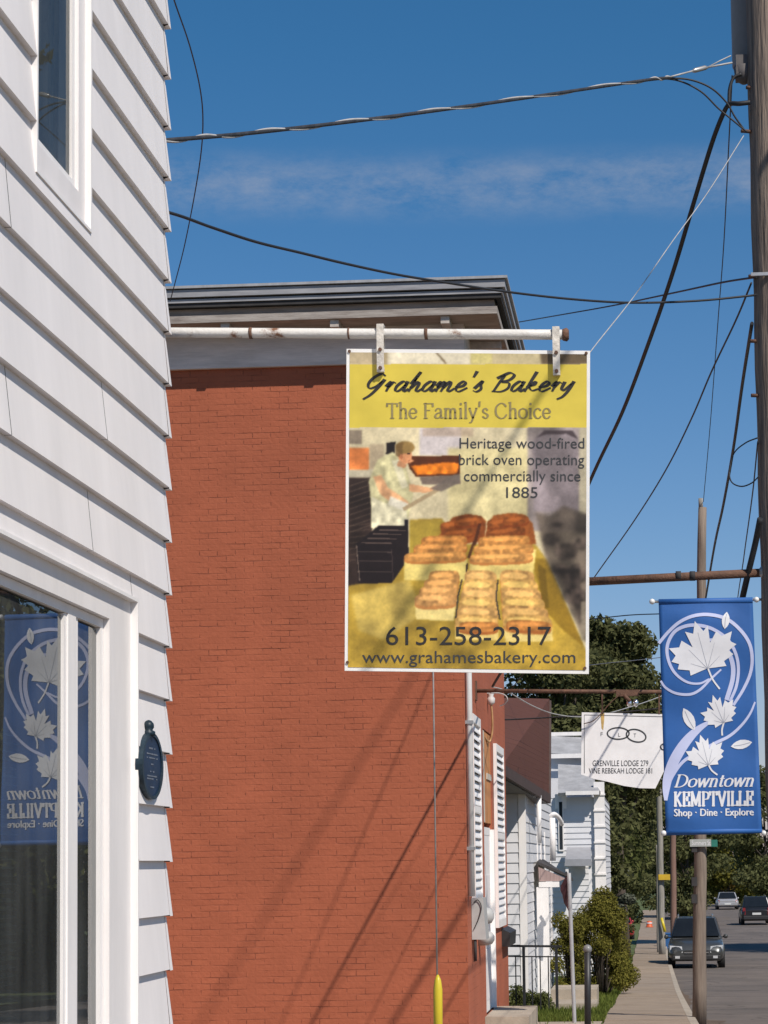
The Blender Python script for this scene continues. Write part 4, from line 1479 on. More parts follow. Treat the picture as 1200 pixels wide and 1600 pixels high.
for a, b in ((.15, .8), (1.0, 1.75)):
    mb.box((XF - .0248, door_y0 + .25, door_z0 + a), (XF - .02, door_y1 - .25, door_z0 + b))
mb.build('panel', m_white, dr)
mb = MB()
mb.lathe((XF - .024, door_y0 + .2, door_z0 + .95), [(.012, 0), (.012, .03), (.03, .045), (.026, .065), (.005, .07)], 10, 'x')
mb.build('handle', m_steel, dr)
mb = MB()
mb.box((XF + .002, door_y0 - .3, gz(28) - .3), (XF + .55, door_y1 + .35, gz(28) + .19))
mb.build('doorstep', m_conc2, brick)
# electric meter box with its cable
m_box = mat('grey_box', (0.42, 0.42, 0.41), 0.5, 0.12, 7)
bz0, bz1 = fz(742, 1466), fz(742, 1402)
mby = fy(735)
mb = MB()
mb.hexa([(XF + .004, mby + .02, bz0), (XF + .17, mby + .02, bz0), (XF + .17, mby + .5, bz0), (XF + .004, mby + .5, bz0),
         (XF + .004, mby + .02, bz1), (XF + .14, mby + .02, bz1), (XF + .14, mby + .5, bz1), (XF + .004, mby + .5, bz1)])
bx = mb.build('meter_box', m_box, brick)
mb = MB()
mb.tube(smooth_path([(XF + .03, mby + .005, bz0 + .12), (XF + .09, mby + .003, bz0 + .25), (XF + .12, mby + .004, bz0 + .38), (XF + .08, mby + .003, bz0 + .46), (XF + .03, mby + .004, bz0 + .43)]), .006, 6)
mb.build('cable', m_near_black, bx)
MB().tube([(XF + .04, mby + .05, bz0), (XF + .04, mby + .05, bz0 - .25)], .018, 8).build('conduit', m_near_black, bx)
mb = MB()
for (yy, zz, r_) in ((mby + 1.0, bz0 + .25, .11), (mby + 1.05, bz0 - .02, .09)):
    mb.lathe((XF + .004, yy, zz), [(r_, 0), (r_, .1), (r_ * .8, .16), (r_ * .3, .19)], 14, 'x')
mb.build('meter', m_box, brick)
mb = MB()
my0, my1 = fy(782), fy(792)
mz0, mz1 = fz(786, 1478), fz(786, 1450)
mb.hexa([(XF + .003, my0, mz0), (XF + .11, my0, mz0), (XF + .11, my1, mz0), (XF + .003, my1, mz0),
         (XF + .003, my0, mz1), (XF + .12, my0, mz1 - .06), (XF + .12, my1, mz1 - .06), (XF + .003, my1, mz1)])
mb.build('mailbox', mat('dark_mailbox', (0.03, 0.028, 0.028), 0.5, 0.2, 8), brick)
# service drop fittings above the door
iz, iy = fz(765, 1078), fy(765)
mb = MB()
mb.lathe((XF + .05, iy, iz - .24), [(.015, 0), (.05, .03), (.055, .09), (.03, .12), (.045, .15), (.02, .19)], 12)
mb.bar((XF, iy, iz - .06), (XF + .1, iy, iz - .06), .05, .05)
mb.build('insulator', mat('porcelain', (0.6, 0.58, 0.56), 0.25, 0.15, 14), brick)
mb = MB()
mb.tube(smooth_path([(XF + .05, iy, iz - .22), (XF + .06, iy + .05, iz - .4), (XF + .05, iy + .1, iz - .6), (XF + .01, iy + .02, iz - .72), (XF - .05, door_y0 + .1, door_z1 - .02)]), .014, 7)
mb.build('service_cable', mat('orange_cable', (0.5, 0.3, 0.14), 0.6, 0.2, 9), brick)

# ------------------------------------------------------------------ lodge sign on its iron arm
YL = 26.6
la, lb = P(758, 1079, YL), P(1034, 1081, YL)
arm = thing('outrigger_pipe', (XF, YL, la.z), 'rust brown iron arm sticking out from the brick front above the white lodge sign', 'sign arm')
la.x = XF
mb = MB()
mb.tube([la, lb], .024, 10).build('pipe', m_rust, arm)
c = P(978, 1084, YL)
mb = MB()
mb.box((c.x - .12, YL - .05, c.z - .03), (c.x + .16, YL + .05, c.z + .045))
mb.tube([c + Vector((-.02, -.06, -.02)), c + Vector((.05, -.07, -.1))], .025, 8)
mb.build('clamp', m_rust, arm)
mb = MB()
for dx in (.04, .12):
    mb.lathe((c.x + dx, YL - .05, c.z - .17), [(.006, 0), (.03, .02), (.034, .06), (.012, .1)], 10)
mb.build('bright_fitting', mat('zinc', (0.75, 0.76, 0.78), 0.18, 0.1, 10, metal=0.9), arm)
mb = MB()
mb.box((la.x + .001, YL - .07, la.z - .12), (la.x + .02, YL + .07, la.z + .12))
mb.build('wall_plate', m_rust, arm)

lodge = thing('lodge_sign', P(975, 1170, YL), 'white lodge sign board with interlocking ring emblem, hanging from the rusty iron arm', 'sign')
outl = [(909, 1113), (1041, 1116), (1042, 1196), (1034, 1212), (1024, 1232), (1000, 1231.5), (975, 1228), (948, 1221), (930, 1217.5), (908, 1210)]


def Lp(px_, py_, off=0.0):
    return P(px_, py_, YL - off)


mb = MB()
mb.prism([Lp(*q) for q in outl], (0, .02, 0)).build('board', mat('lodge_white', (0.82, 0.80, 0.79), 0.5, 0.08, 4), lodge)
mb = MB()
q0, q1 = Lp(912.5, 1116, .002), Lp(1041, 1119, .002)
bord = ribbon([(913, 1208), (913, 1117), (1041, 1120)], lambda a, b, t: 0.9, smooth=False)
flat_mesh('border_line', bord, lambda u, v: Lp(u, v, .0025), m_ink2, lodge)


def ring2(cx, cy, rx, ry, wd, rot=0, n_=40):
    a = ell(cx, cy, rx + wd / 2, ry + wd / 2, n_, rot)
    b = ell(cx, cy, rx - wd / 2, ry - wd / 2, n_, rot)
    return a + b, [(i, (i + 1) % n_, n_ + (i + 1) % n_, n_ + i) for i in range(n_)]


vf = merge(ring2(966, 1146, 17, 9, 2.2), ring2(994, 1149.5, 15.5, 9.5, 2.2, rad(14)), ring2(1039, 1167, 7, 5, 2))
flat_mesh('ring_emblem', vf, lambda u, v: Lp(u, v, .003), m_ink2, lodge)
vf = merge(fit(bfont("F"), (938.5, 1144, 942, 1150)), fit(bfont("L"), (966, 1145, 969.5, 1151)), fit(bfont("T"), (990, 1146, 994, 1152)))
flat_mesh('emblem_lettering', vf, lambda u, v: Lp(u, v, .003), mat('faded_ink', (.2, .2, .2), .6, .2, 9), lodge)
for tx_, bb in (("GRENVILLE LODGE 279", (926, 1188, 1013, 1197)), ("VINE REBEKAH LODGE 181", (920, 1200, 1019, 1208.5))):
    flat_mesh('lettering', fit(bfont(tx_), bb), lambda u, v: Lp(u, v, .003), m_ink2, lodge)
vf = merge(poly2([(938.5, 1114), (944.5, 1114.5), (944, 1126), (942.5, 1141), (940, 1138), (939, 1124)]))
flat_mesh('rust_streak', vf, lambda u, v: Lp(u, v, .002), mat('rust_stain', (0.55, 0.36, 0.12), .7, .3, 20), lodge)
mb = MB()
for px_ in (941, 1030):
    a, b = Lp(px_, 1116), Lp(px_, 1081)
    mb.bar(a, b, .02, .006, up=(0, 1, 0))
mb.build('hanger', m_rust, lodge)

# ------------------------------------------------------------------ utility pole, arm and banner
YU = 14.6
m_wood = mat('weathered_pole', (0.30, 0.232, 0.182), 0.9, 0.0, 5, stretch=(7, 7, .4), bump=1.0, bscale=7, col2=(0.10, 0.078, 0.064), detail=9)
ux0 = P(1170, 230, YU).x + .155
ux1 = P(1190, 930, YU).x + .155
zt_, zb_ = P(1180, -420, YU).z, gz(YU) - .2
sl_ = (ux1 - ux0) / (P(1190, 930, YU).z - P(1170, 230, YU).z)
ub = ux0 + sl_ * (zb_ - P(1170, 230, YU).z)
upole = thing('utility_pole', (ub, YU, gz(YU) - .14), 'thick weathered wooden utility pole carrying the blue banner and many cables', 'utility pole')


def upx(z): return ux0 + sl_ * (z - P(1170, 230, YU).z)


mb = MB()
pp = []
for i in range(40):
    z = zb_ + (zt_ - zb_) * i / 39
    pp.append((upx(z) + .004 * math.sin(i * 1.7), YU + .004 * math.sin(i * 2.3), z))
mb.tube(pp, [.168 - .024 * i / 39 for i in range(40)], 26)
mb.build('shaft', m_wood, upole)
m_trans = mat('transformer_grey', (0.20, 0.205, 0.22), 0.5, 0.12, 6)
c = P(1186, 84, YU + .05)
mb = MB()
mb.lathe((c.x, YU + .28, c.z), [(.16, -.02), (.175, .0), (.175, 1.0), (.18, 1.01), (.15, 1.06)], 22)
tr = mb.build('transformer', m_trans, upole)
mb = MB()
c2 = P(1160, 100, YU)
mb.box((c2.x - .045, YU - .02, c2.z - .09), (c2.x + .1, YU + .12, c2.z + .06))
mb.lathe((c2.x + .01, YU + .03, c2.z - .13), [(.02, 0), (.06, .03), (.07, .12)], 12)
mb.build('bracket', mat('bracket_iron', (0.11, 0.10, 0.098), 0.7, 0.25, 12), upole)
mb = MB()
for (x_, y_) in ((1174, 137), (1166, 205), (1178, 432), (1182, 618), (1180, 533)):
    q = P(x_, y_, YU - .06)
    mb.tube([q + Vector((.05, .02, 0)), q, q + Vector((-.035, -.01, .0))], .013, 7)
mb.build('insulator_hook', m_rust, upole)
mb = MB()
q = P(1190, 428, YU - .165)
mb.box((q.x - .07, q.y, q.z - .01), (q.x + .12, q.y + .02, q.z + .012))
mb.build('metal_band', m_steel, upole)

# upper iron arm
aa, ab_ = P(893, 910, YU), P(1196, 894.5, YU)
uarm = thing('outrigger_pipe', ab_, 'rusty brown horizontal iron arm fixed to the utility pole above the blue banner', 'pole arm')
MB().tube([aa, ab_ + Vector((.03, 0, 0))], .029, 12).build('pipe', m_rust, uarm)
mb = MB()
mb.lathe((ab_.x - .01, YU - .02, ab_.z), [(.02, -.035), (.036, -.02), (.036, .02), (.02, .04)], 12)
mb.build('end_fitting', m_steel, uarm)
mb = MB()
for px_ in (1082, 1060):
    c = P(px_, 900, YU)
    mb.tube([c - Vector((.018, 0, 0)), c + Vector((.018, 0, 0))], .033, 12)
mb.build('collar', m_near_black, uarm)

# the banner
bq = [(1029, 939), (1176, 936), (1190.5, 1301), (1040.5, 1305)]


def bwave(px_, py_):
    return .011 * math.sin((px_ - 1030) / 26.0 + py_ / 120.0) + .010 * math.sin(py_ / 55.0 + px_ / 180.0) + .004 * math.sin(py_ / 17.0 - px_ / 40.0)


def Bp(px_, py_, off=0.0):
    e = min(1, max(0, (py_ - 939) / 25)) * min(1, max(0, (1302 - py_) / 25))
    return P(px_, py_, YU - .03 + bwave(px_, py_) * e - off)


banner = thing('street_banner', P(1105, 1303, YU), 'tall blue street banner with white maple leaves, hung on two rods beside the wooden pole', 'banner')
m_blue = mat('banner_blue', lin(38, 94, 164, .95), 0.65, 0.10, 3, bump=.12, bscale=9)
mb = MB()
NU, NV = 24, 60
for j in range(NV + 1):
    for i in range(NU + 1):
        u, v = i / NU, j / NV
        x = (1 - v) * ((1 - u) * bq[0][0] + u * bq[1][0]) + v * ((1 - u) * bq[3][0] + u * bq[2][0])
        y = (1 - v) * ((1 - u) * bq[0][1] + u * bq[1][1]) + v * ((1 - u) * bq[3][1] + u * bq[2][1])
        mb.v.append(tuple(Bp(x, y)))
for j in range(NV):
    for i in range(NU):
        a = j * (NU + 1) + i
        mb.f.append((a, a + 1, a + NU + 2, a + NU + 1)); mb.sm.append(True)
cl = mb.build('cloth', m_blue, banner)
sd = cl.modifiers.new('thick', 'SOLIDIFY'); sd.thickness = .002; sd.offset = 1 if False else -1
mb = MB()
mb.tube([P(1029, 941, YU - .02), P(1176, 938, YU - .02)], .021, 10)
mb.tube([P(1040.5, 1301, YU - .02), P(1190.5, 1297.5, YU - .02)], .019, 10)
mb.build('sleeve', m_blue, banner)
mb = MB()
for (a, b) in (((1016, 940.5), (1200, 936.5)), ((1034, 1302), (1200, 1298))):
    mb.tube([P(*a, YU - .02), P(*b, YU - .02)], .009, 8)
mb.build('rod', m_steel, banner)
mb = MB()
for (x_, y_) in ((1019, 940), (1182, 937), (1037, 1302), (1194, 1302)):
    q = P(x_, y_, YU - .03)
    mb.lathe((q.x, q.y, q.z), [(.004, -.019), (.016, -.012), (.02, 0), (.016, .012), (.004, .019)], 10)
mb.build('rod_end', mat('rod_white', (.75, .74, .72), .4, .1, 9), banner)

bz = lambda x, y: (1000 + x / 3.72, 900 + y / 3.721)
m_lav = mat('banner_lavender', lin(196, 202, 235, .95), .65, .08, 4)
m_bwhite = mat('banner_white', lin(228, 228, 232, .95), .65, .08, 6)
m_vein = mat('banner_grey', lin(160, 164, 178, .9), .65, .08, 6)


def stroke(pts, w0, w1, wm=None):
    pz = [bz(*p) for p in pts]
    return ribbon(pz, lambda a, b, t: ((w0 + (w1 - w0) * t) if wm is None else w0 + (wm - w0) * math.sin(math.pi * t) if t < .5 else w1 + (wm - w1) * math.sin(math.pi * t)) / 3.72, n=9)


sw_ = merge(
    stroke([(112, 388), (165, 325), (230, 268), (310, 232), (400, 224), (500, 248), (580, 310), (635, 390), (652, 480), (640, 570), (600, 660), (545, 748)], 18, 16, 20),
    stroke([(400, 600), (345, 625), (270, 615), (200, 560), (163, 480), (160, 400), (200, 325), (270, 290), (350, 288), (430, 312), (510, 370), (556, 450), (572, 540), (560, 640), (525, 725)], 10, 16, 20),
    stroke([(395, 370), (450, 378), (505, 430), (538, 510), (538, 600), (505, 715)], 14, 26, 26),
    stroke([(122, 612), (150, 650), (210, 682), (290, 688), (350, 660), (410, 600), (470, 545)], 12, 10, 16),
    stroke([(420, 838), (340, 890), (270, 960), (205, 1060), (165, 1160), (152, 1240), (150, 1300)], 14, 20, 62),
    stroke([(668, 735), (640, 800), (590, 868), (520, 930), (430, 975), (330, 1030), (250, 1080), (190, 1160), (155, 1240)], 10, 20, 18),
)
flat_mesh('swirl', fine(sw_), lambda u, v: Bp(u, v, .0026), m_lav, banner)
LEAF = [(0, 1), (.09, .80), (.19, .87), (.15, .58), (.30, .74), (.35, .64), (.54, .67), (.46, .52), (.55, .44), (.42, .37), (.47, .29), (.28, .22), (.30, .13), (.03, .17),
        (-.03, .17), (-.30, .13), (-.28, .22), (-.47, .29), (-.42, .37), (-.55, .44), (-.46, .52), (-.54, .67), (-.35, .64), (-.30, .74), (-.15, .58), (-.19, .87), (-.09, .80)]


def leaf(basept, tip, wdt, stem):
    bx_, by_ = basept
    dx, dy = tip[0] - bx_, tip[1] - by_
    L = math.hypot(dx, dy)
    ex, ey = dx / L, dy / L
    nx, ny = -ey, ex
    k = wdt / 1.09
    f_ = lambda a, b: bz(bx_ + ex * b * L + nx * a * k, by_ + ey * b * L + ny * a * k)
    pol = poly2([f_(a + random.uniform(-.015, .015), (b - .15) / .85) for a, b in LEAF])
    st = ribbon([bz(bx_, by_ - 8), bz((bx_ + stem[0]) / 2 - 6, (by_ + stem[1]) / 2), bz(*stem)], lambda a, b, t: 2.6)
    veins = [ribbon([f_(0, .02), f_(a * .55, b * .62 + .02)], lambda p, q, t: .9 * (1 - .6 * t), smooth=False) for a, b in ((0, 1.2), (.4, .75), (-.4, .75), (.45, .3), (-.45, .3))]
    return pol, st, veins


wl_, vl_ = [], []
for (b_, t_, wd_, st_) in (((395, 545), (318, 262), 385, (462, 655)), ((488, 858), (420, 692), 205, (478, 925)), ((398, 1105), (352, 922), 222, (448, 1155))):
    p_, s_, v_ = leaf(b_, t_, wd_, st_)
    lf = flat_mesh('maple_leaf', fine(merge(p_, s_)), lambda u, v: Bp(u, v, .0036), m_bwhite, banner)
    flat_mesh('leaf_vein', fine(merge(*v_)), lambda u, v: Bp(u, v, .0044), m_vein, lf)
for (a_, b_, k_) in (((505, 208), (492, 308), 46), ((252, 768), (318, 897), 62), ((528, 992), (652, 966), 54)):
    ax, ay = a_; bx_, by_ = b_
    dx, dy = bx_ - ax, by_ - ay
    L = math.hypot(dx, dy)
    nx, ny = -dy / L, dx / L
    pl = [(ax + dx * t_ + nx * k_ / 2 * s_ * math.sin(math.pi * t_) ** .8, ay + dy * t_ + ny * k_ / 2 * s_ * math.sin(math.pi * t_) ** .8)
          for s_, ts in ((1, [0, .15, .3, .5, .7, .85, 1]), (-1, [.85, .7, .5, .3, .15])) for t_ in ts]
    lf = flat_mesh('small_leaf', fine(poly2([bz(*q) for q in pl])), lambda u, v: Bp(u, v, .0036), m_bwhite, banner)
    flat_mesh('leaf_vein', fine(ribbon([bz(ax + dx * .15, ay + dy * .15), bz(ax + dx * .5 + nx * 3, ay + dy * .5 + ny * 3), bz(ax + dx * .9, ay + dy * .9)], lambda p, q, t: .9)), lambda u, v: Bp(u, v, .0044), m_vein, lf)
bt = lambda off: (lambda u, v: Bp(u, v - (u - 1053) * .012, off))
flat_mesh('town_lettering', fine(fit(serif_text("Downtown", .23, .085, .25, 1, .03), (1053, 1210, 1178, 1231))), bt(.0036), m_bwhite, banner)
flat_mesh('name_lettering', fine(fit(serif_text("KEMPTVILLE", .36, .11, 0, 1, .03), (1053, 1236, 1178, 1261.5))), bt(.0036), m_bwhite, banner)
sm_ = bfont("Shop \u00b7 Dine \u00b7 Explore")
# doubled with a slight shift, which thickens the strokes
flat_mesh('motto_lettering', fine(merge(fit(sm_, (1053, 1264, 1177, 1279)), fit(sm_, (1053.9, 1264.3, 1177.9, 1279.3)))), bt(.0036), m_bwhite, banner)

# ------------------------------------------------------------------ guy wire with its yellow guard
YG = 20.0
g0, g1 = P(684.5, 1640, YG), P(671, 600, YG)
gy = thing('guy_wire', (g0.x, YG, gz(YG) - .03), 'thin steel guy wire with a bright yellow plastic guard, in front of the brick wall', 'guy wire')
MB().tube([g0, g1], .008, 7).build('wire', mat('guy_steel', (0.36, 0.33, 0.31), 0.5, 0.2, 20, metal=.3), gy)
ga, gb = P(685, 1690, YG), P(684, 1523, YG)
MB().tube([ga, ga + (gb - ga) * .86, ga + (gb - ga) * .95, gb], [.042, .042, .03, .009], 14).build('guard', mat('yellow_plastic', (0.62, 0.49, 0.03), 0.4, 0.12, 5, stretch=(1, 1, .3)), gy)

# ------------------------------------------------------------------ overhead wires
m_cable = mat('black_cable', (0.018, 0.019, 0.022), 0.6, 0.2, 12)
m_twist = mat('twisted_cable', (0.05, 0.05, 0.055), 0.5, 0.0, 3.5, stretch=(9, 1, 1), col2=(0.02, 0.02, 0.022))
m_pale = mat('pale_wire', (0.42, 0.41, 0.4), 0.5, 0.2, 14)


def wire(label, pts, r, material=m_cable, name='overhead_cable', group=None, n=6, cat='cable'):
    p3 = [P(a, b, y) for a, b, y in pts]
    pp = [Vector(q) for q in smooth_path([tuple(q) for q in p3], 7)] if len(p3) > 2 else p3
    root = MB().tube(pp, r, n).build(name, material)
    tag(root, label, cat, group)
    return root


GW = 'overhead cables strung from the wooden utility pole'
wire("thick twisted service cable from the clapboard building up to the utility pole, topmost cable",
     [(120, 232, 9.4), (258, 219.5, 9.6), (400, 207, 10.3), (600, 183.5, 11.4), (800, 156, 12.5), (1000, 126.5, 13.9), (1046, 121.5, 14.2)], .011, m_twist, group=GW)
# twisted second strand with bare neutral
a = [P(x, y, Y) for x, y, Y in [(120, 232, 9.4), (258, 219.5, 9.6), (400, 207, 10.3), (600, 183.5, 11.4), (800, 156, 12.5), (1000, 126.5, 13.9), (1046, 121.5, 14.2)]]
sp = [Vector(q) for q in smooth_path([tuple(q) for q in a], 30)]
hel = []
for i, q in enumerate(sp):
    an = i * .33
    hel.append(q + Vector((0, .011 * math.cos(an), .011 * math.sin(an))))
tag(MB().tube(hel, .006, 6).build('neutral_wire', m_pale), 'bare silvery neutral wire twined round the topmost service cable', 'wire')
dg_ = thing('dead_end_grip', P(1100, 108, 14.4), 'silvery dead-end grip clamp tying the top service cable to the utility pole', 'cable clamp')
MB().tube([P(1044, 121, 14.2), P(1082, 111, 14.35)], .006, 6).build('grip_wire', m_pale, dg_)
MB().tube([P(1081, 111.5, 14.35), P(1086, 110, 14.37), P(1101, 106, 14.42), P(1106, 105.5, 14.43)], [.007, .017, .017, .007], 8).build('clamp', m_steel, dg_)
mb = MB()
mb.tube([P(1106, 105, 14.43), P(1125, 95, 14.48), P(1142, 87, 14.5)], .0045, 6)
mb.tube([P(1106, 105, 14.43), P(1128, 101, 14.48), P(1144, 98, 14.5)], .0065, 6)
mb.build('bail', m_pale, dg_)
wire('upper of two black drip loops curving from the dead-end grip down to the pole', [(1030, 122, 14.2), (1075, 124, 14.3), (1110, 137, 14.35), (1135, 160, 14.4), (1148, 182, 14.42), (1163, 203, 14.45)], .0065, name='drip_loop', group=GW)
wire('lower of two black drip loops curving from the dead-end grip down to the pole', [(1022, 122, 14.2), (1060, 126, 14.3), (1095, 143, 14.35), (1122, 169, 14.4), (1145, 188, 14.42), (1168, 207, 14.45)], .006, name='drip_loop', group=GW)
wire("thickest black cable, bowing from the pole top down behind the bakery sign",
     [(1172, 160, 14.45), (1155, 162, 14.45), (1140, 163, 14.5), (1130, 178, 14.6), (1112, 225, 14.9), (1083, 320, 15.5), (1050, 430, 16.3), (1012, 540, 17.5), (972, 645, 19), (928, 738, 20.6), (880, 850, 22.5), (820, 985, 24.8), (770, 1072, 26.4)], .0165, group=GW, n=8)
wire('short black lead rising from the thick cable to the transformer bracket', [(1139, 165, 14.5), (1140, 140, 14.5), (1146, 122, 14.5), (1158, 116, 14.5)], .012, name='lead_cable', group=GW)
wire("black cable sagging from the left building across the brick eave to the pole", [(130, 300, 9.2), (262, 331.5, 9.6), (330, 355, 10.1), (400, 378, 10.5), (470, 395, 11), (540, 412, 11.4), (620, 429, 12), (700, 442, 12.5), (800, 457, 13.1), (900, 468, 13.6), (990, 473, 14), (1090, 470, 14.3), (1182, 461, 14.5)], .0075, group=GW)
wire('black cable rising from the brick eave corner to the pole, crossing the sagging one', [(760, 512, 34), (870, 493, 27), (960, 477, 22.5), (1060, 456, 18), (1130, 441, 15.8), (1182, 433, 14.5)], .0075, group=GW)
wire('faint pale wire slanting from the pole to the top corner of the bakery sign', [(1162, 212, 14.45), (1105, 302, 14), (1050, 378, 13.4), (990, 464, 12.6), (926, 545, 11.8), (880, 610, 11)], .0032, m_pale, name='pale_wire', group=GW)
wire('thin black wire dropping steeply to the top of the weathered pole beyond the banner', [(1144, 118, 14.5), (1139, 220, 16.5), (1131, 380, 20), (1122, 500, 23), (1110, 660, 28), (1099, 784, 32)], .005, group=GW)
wire("thin black cable slanting from mid pole down to the bakery sign's right edge", [(1174, 442, 14.5), (1150, 500, 15.3), (1112, 580, 16.6), (1080, 655, 18), (1040, 735, 19.7), (990, 815, 21.6), (930, 900, 24), (860, 1000, 27), (788, 1090, 29.5)], .0068, group=GW)
wire("black cable running along the street just left of the pole to the iron arm", [(1175, 505, 14.45), (1160, 600, 16.5), (1146, 700, 18.5), (1130, 790, 21), (1116, 855, 24), (1100, 950, 30), (1080, 1060, 40), (1065, 1140, 60)], .0125, group=GW)
wire('thin black cable beside the pole running down to the far street', [(1184, 690, 14.5), (1176, 770, 16), (1165, 850, 18.5), (1157, 905, 21), (1140, 1000, 28), (1110, 1120, 48)], .005, group=GW)
wire('short thick dark cable against the lower pole above the banner', [(1188, 810, 14.4), (1180, 850, 14.5), (1168, 900, 14.6), (1160, 935, 14.75)], .021, m_cable, group=GW, n=8)
wire('thin cable loop bulging left from the pole above the iron arm', [(1184, 684, 14.4), (1165, 692, 14.5), (1147, 708, 14.6), (1140, 735, 14.6), (1143, 753, 14.55), (1158, 760, 14.5), (1174, 755, 14.45), (1186, 744, 14.4)], .0048, name='cable_loop', group=GW)
wire("thin black wire hanging in a curve at the left, down to the brick roof", [(255, -60, 12), (272, 0, 13), (296, 70, 14.5), (312, 135, 16), (317, 185, 17.2), (314, 240, 18.5), (303, 310, 20.2), (288, 385, 22), (274, 440, 23.2), (266, 470, 24.3)], .0055)
wire('grey cable sagging from the brick front to the white lodge sign and beyond', [(768, 1073, 26.4), (792, 1080, 27), (830, 1102, 28.5), (868, 1116, 30), (912, 1120, 32), (960, 1112, 35), (1040, 1085, 42), (1110, 1050, 52)], .008, m_pale)
wire('dark cable crossing level in front of the brown roof', [(700, 1127, 33), (790, 1124.5, 32.8), (860, 1121, 32.6), (910, 1118, 32.4), (1000, 1110, 32.2), (1092, 1100, 32)], .011, m_twist)
wire('black cable crossing in front of the tree top beside the bakery sign', [(860, 972, 36), (925, 967, 35), (985, 961, 34), (1035, 959, 33), (1096, 956, 32)], .0085)
wire('thin pale cable crossing the tree crown below the bakery sign edge', [(900, 1042, 40), (950, 1036, 38), (1000, 1031, 36), (1092, 1020, 32)], .006, m_pale)
wire('thin rust stay wire slanting from the lodge sign up to its arm', [(912, 1131, 26.55), (930, 1124, 26.55), (955, 1097, 26.55), (972, 1083, 26.55)], .006, m_rust, name='stay_wire', cat='wire')
wire('curved white cable stub looping off the brick front beside the service fittings', [(766, 1083, 26.3), (780, 1083, 26.3), (790, 1087, 26.3), (793, 1094, 26.3), (788, 1100, 26.35), (781, 1103, 26.4)], .007, m_pale, name='cable_stub')


# lines along the street whose shadows fall on the sign and the brick
def street_line(label, A, B, Y, t, r, ext0, ext1):
    a, b = P(*A, Y), P(*B, Y)
    tb = t + (a.z - b.z) / SUN.z
    a2, b2 = a + SUN * t, b + SUN * tb
    d = (b2 - a2).normalized()
    pts = [b2 + d * ext1, b2, a2, a2 - d * ext0]
    tag(MB().tube(pts, r, 6).build('street_cable', m_cable), label, 'cable', 'cables high over the street')


street_line('black cable high along the street, lowest and nearest over the pavement', (880, 560), (690, 860), 8.12, 3.6, .013, 3.5, 1.0)
street_line('heavy black cable high along the street, outermost of the three', (723, 1420), (612, 1600), 25, 10.5, .027, 4, 14)
street_line('bundled black cable very high along the street, widest of the three', (645, 1055), (330, 1570), 25, 17, .017, 4, 14)

# ------------------------------------------------------------------ poles down the street
m_wood2 = mat('far_pole', (0.24, 0.19, 0.15), 0.9, 0.0, 5, stretch=(5, 5, .3), bump=.5, bscale=8, col2=(0.13, 0.10, 0.08))
m_wood3 = mat('grey_pole', (0.33, 0.31, 0.28), 0.9, 0.0, 5, stretch=(5, 5, .3), bump=.5, bscale=8, col2=(0.19, 0.18, 0.16))
m_red = mat('brown_pole', (0.21, 0.125, 0.10), 0.85, 0.2, 4, stretch=(4, 4, .4))


def wood_pole(name, label, pbot, ptop, Y, r0, r1, material, cat='pole', group=None, wob=.006):
    a, b = P(*pbot, Y), P(*ptop, Y)
    a.z = gz(Y) - .14
    root = thing(name, a, label, cat, group)
    n_ = 14
    pts = [a + (b - a) * (i / n_) + Vector((wob * math.sin(i * 1.9), wob * math.cos(i * 1.3), 0)) for i in range(n_ + 1)]
    m_ = MB()
    m_.tube(pts, [r0 + (r1 - r0) * i / n_ for i in range(n_ + 1)], 16)
    m_.build('shaft', material, root)
    return root


YP = 32.0
wp = wood_pole('wooden_pole', "weathered wooden pole between sidewalk and road, in front of the parked grey car", (1092, 1583), (1097, 793), YP, .105, .062, m_wood2)
c = P(1097, 786, YP)
MB().tube([c + Vector((-.02, 0, -.08)), c + Vector((-.02, 0, .07))], .035, 8).build('pole_cap', m_wood3, wp)
mb = MB()
for py_ in (1325, 1378, 1405):
    q = P(1086, py_, YP - .1)
    mb.box((q.x - .05, q.y - .02, q.z - .06), (q.x + .03, q.y + .02, q.z + .07))
mb.build('staple_plate', m_near_black, wp)
st = thing('street_sign', P(1096, 1324, YP - .13), 'small street name plate fixed to the wooden pole just under the banner', 'street sign')
mb = MB()
a, b = P(1078, 1323, YP - .13), P(1111, 1311, YP - .13)
mb.box((a.x, YP - .14, a.z), (b.x, YP - .125, b.z))
mb.build('plate', mat('plate_grey', (0.36, 0.38, 0.36), 0.5, 0.15, 9), st)
mb = MB()
a2, b2 = P(1112, 1323, YP - .13), P(1121, 1312, YP - .13)
mb.box((b.x + .002, YP - .139, a2.z), (b2.x, YP - .126, b2.z)).build('green_end', mat('sign_green', (0.02, 0.16, 0.12), .5, .1, 8), st)
vf = fit(bfont("Summers St"), (1081, 1313.5, 1110, 1320.5))
flat_mesh('lettering', vf, lambda u, v: P(u, v, YP - .142), m_bwhite, st)
mb = MB(); mb.box((a.x + .06, YP - .124, a.z + .02), (a.x + .1, YP - .09, b.z - .02)); mb.build('clamp', m_steel, st)

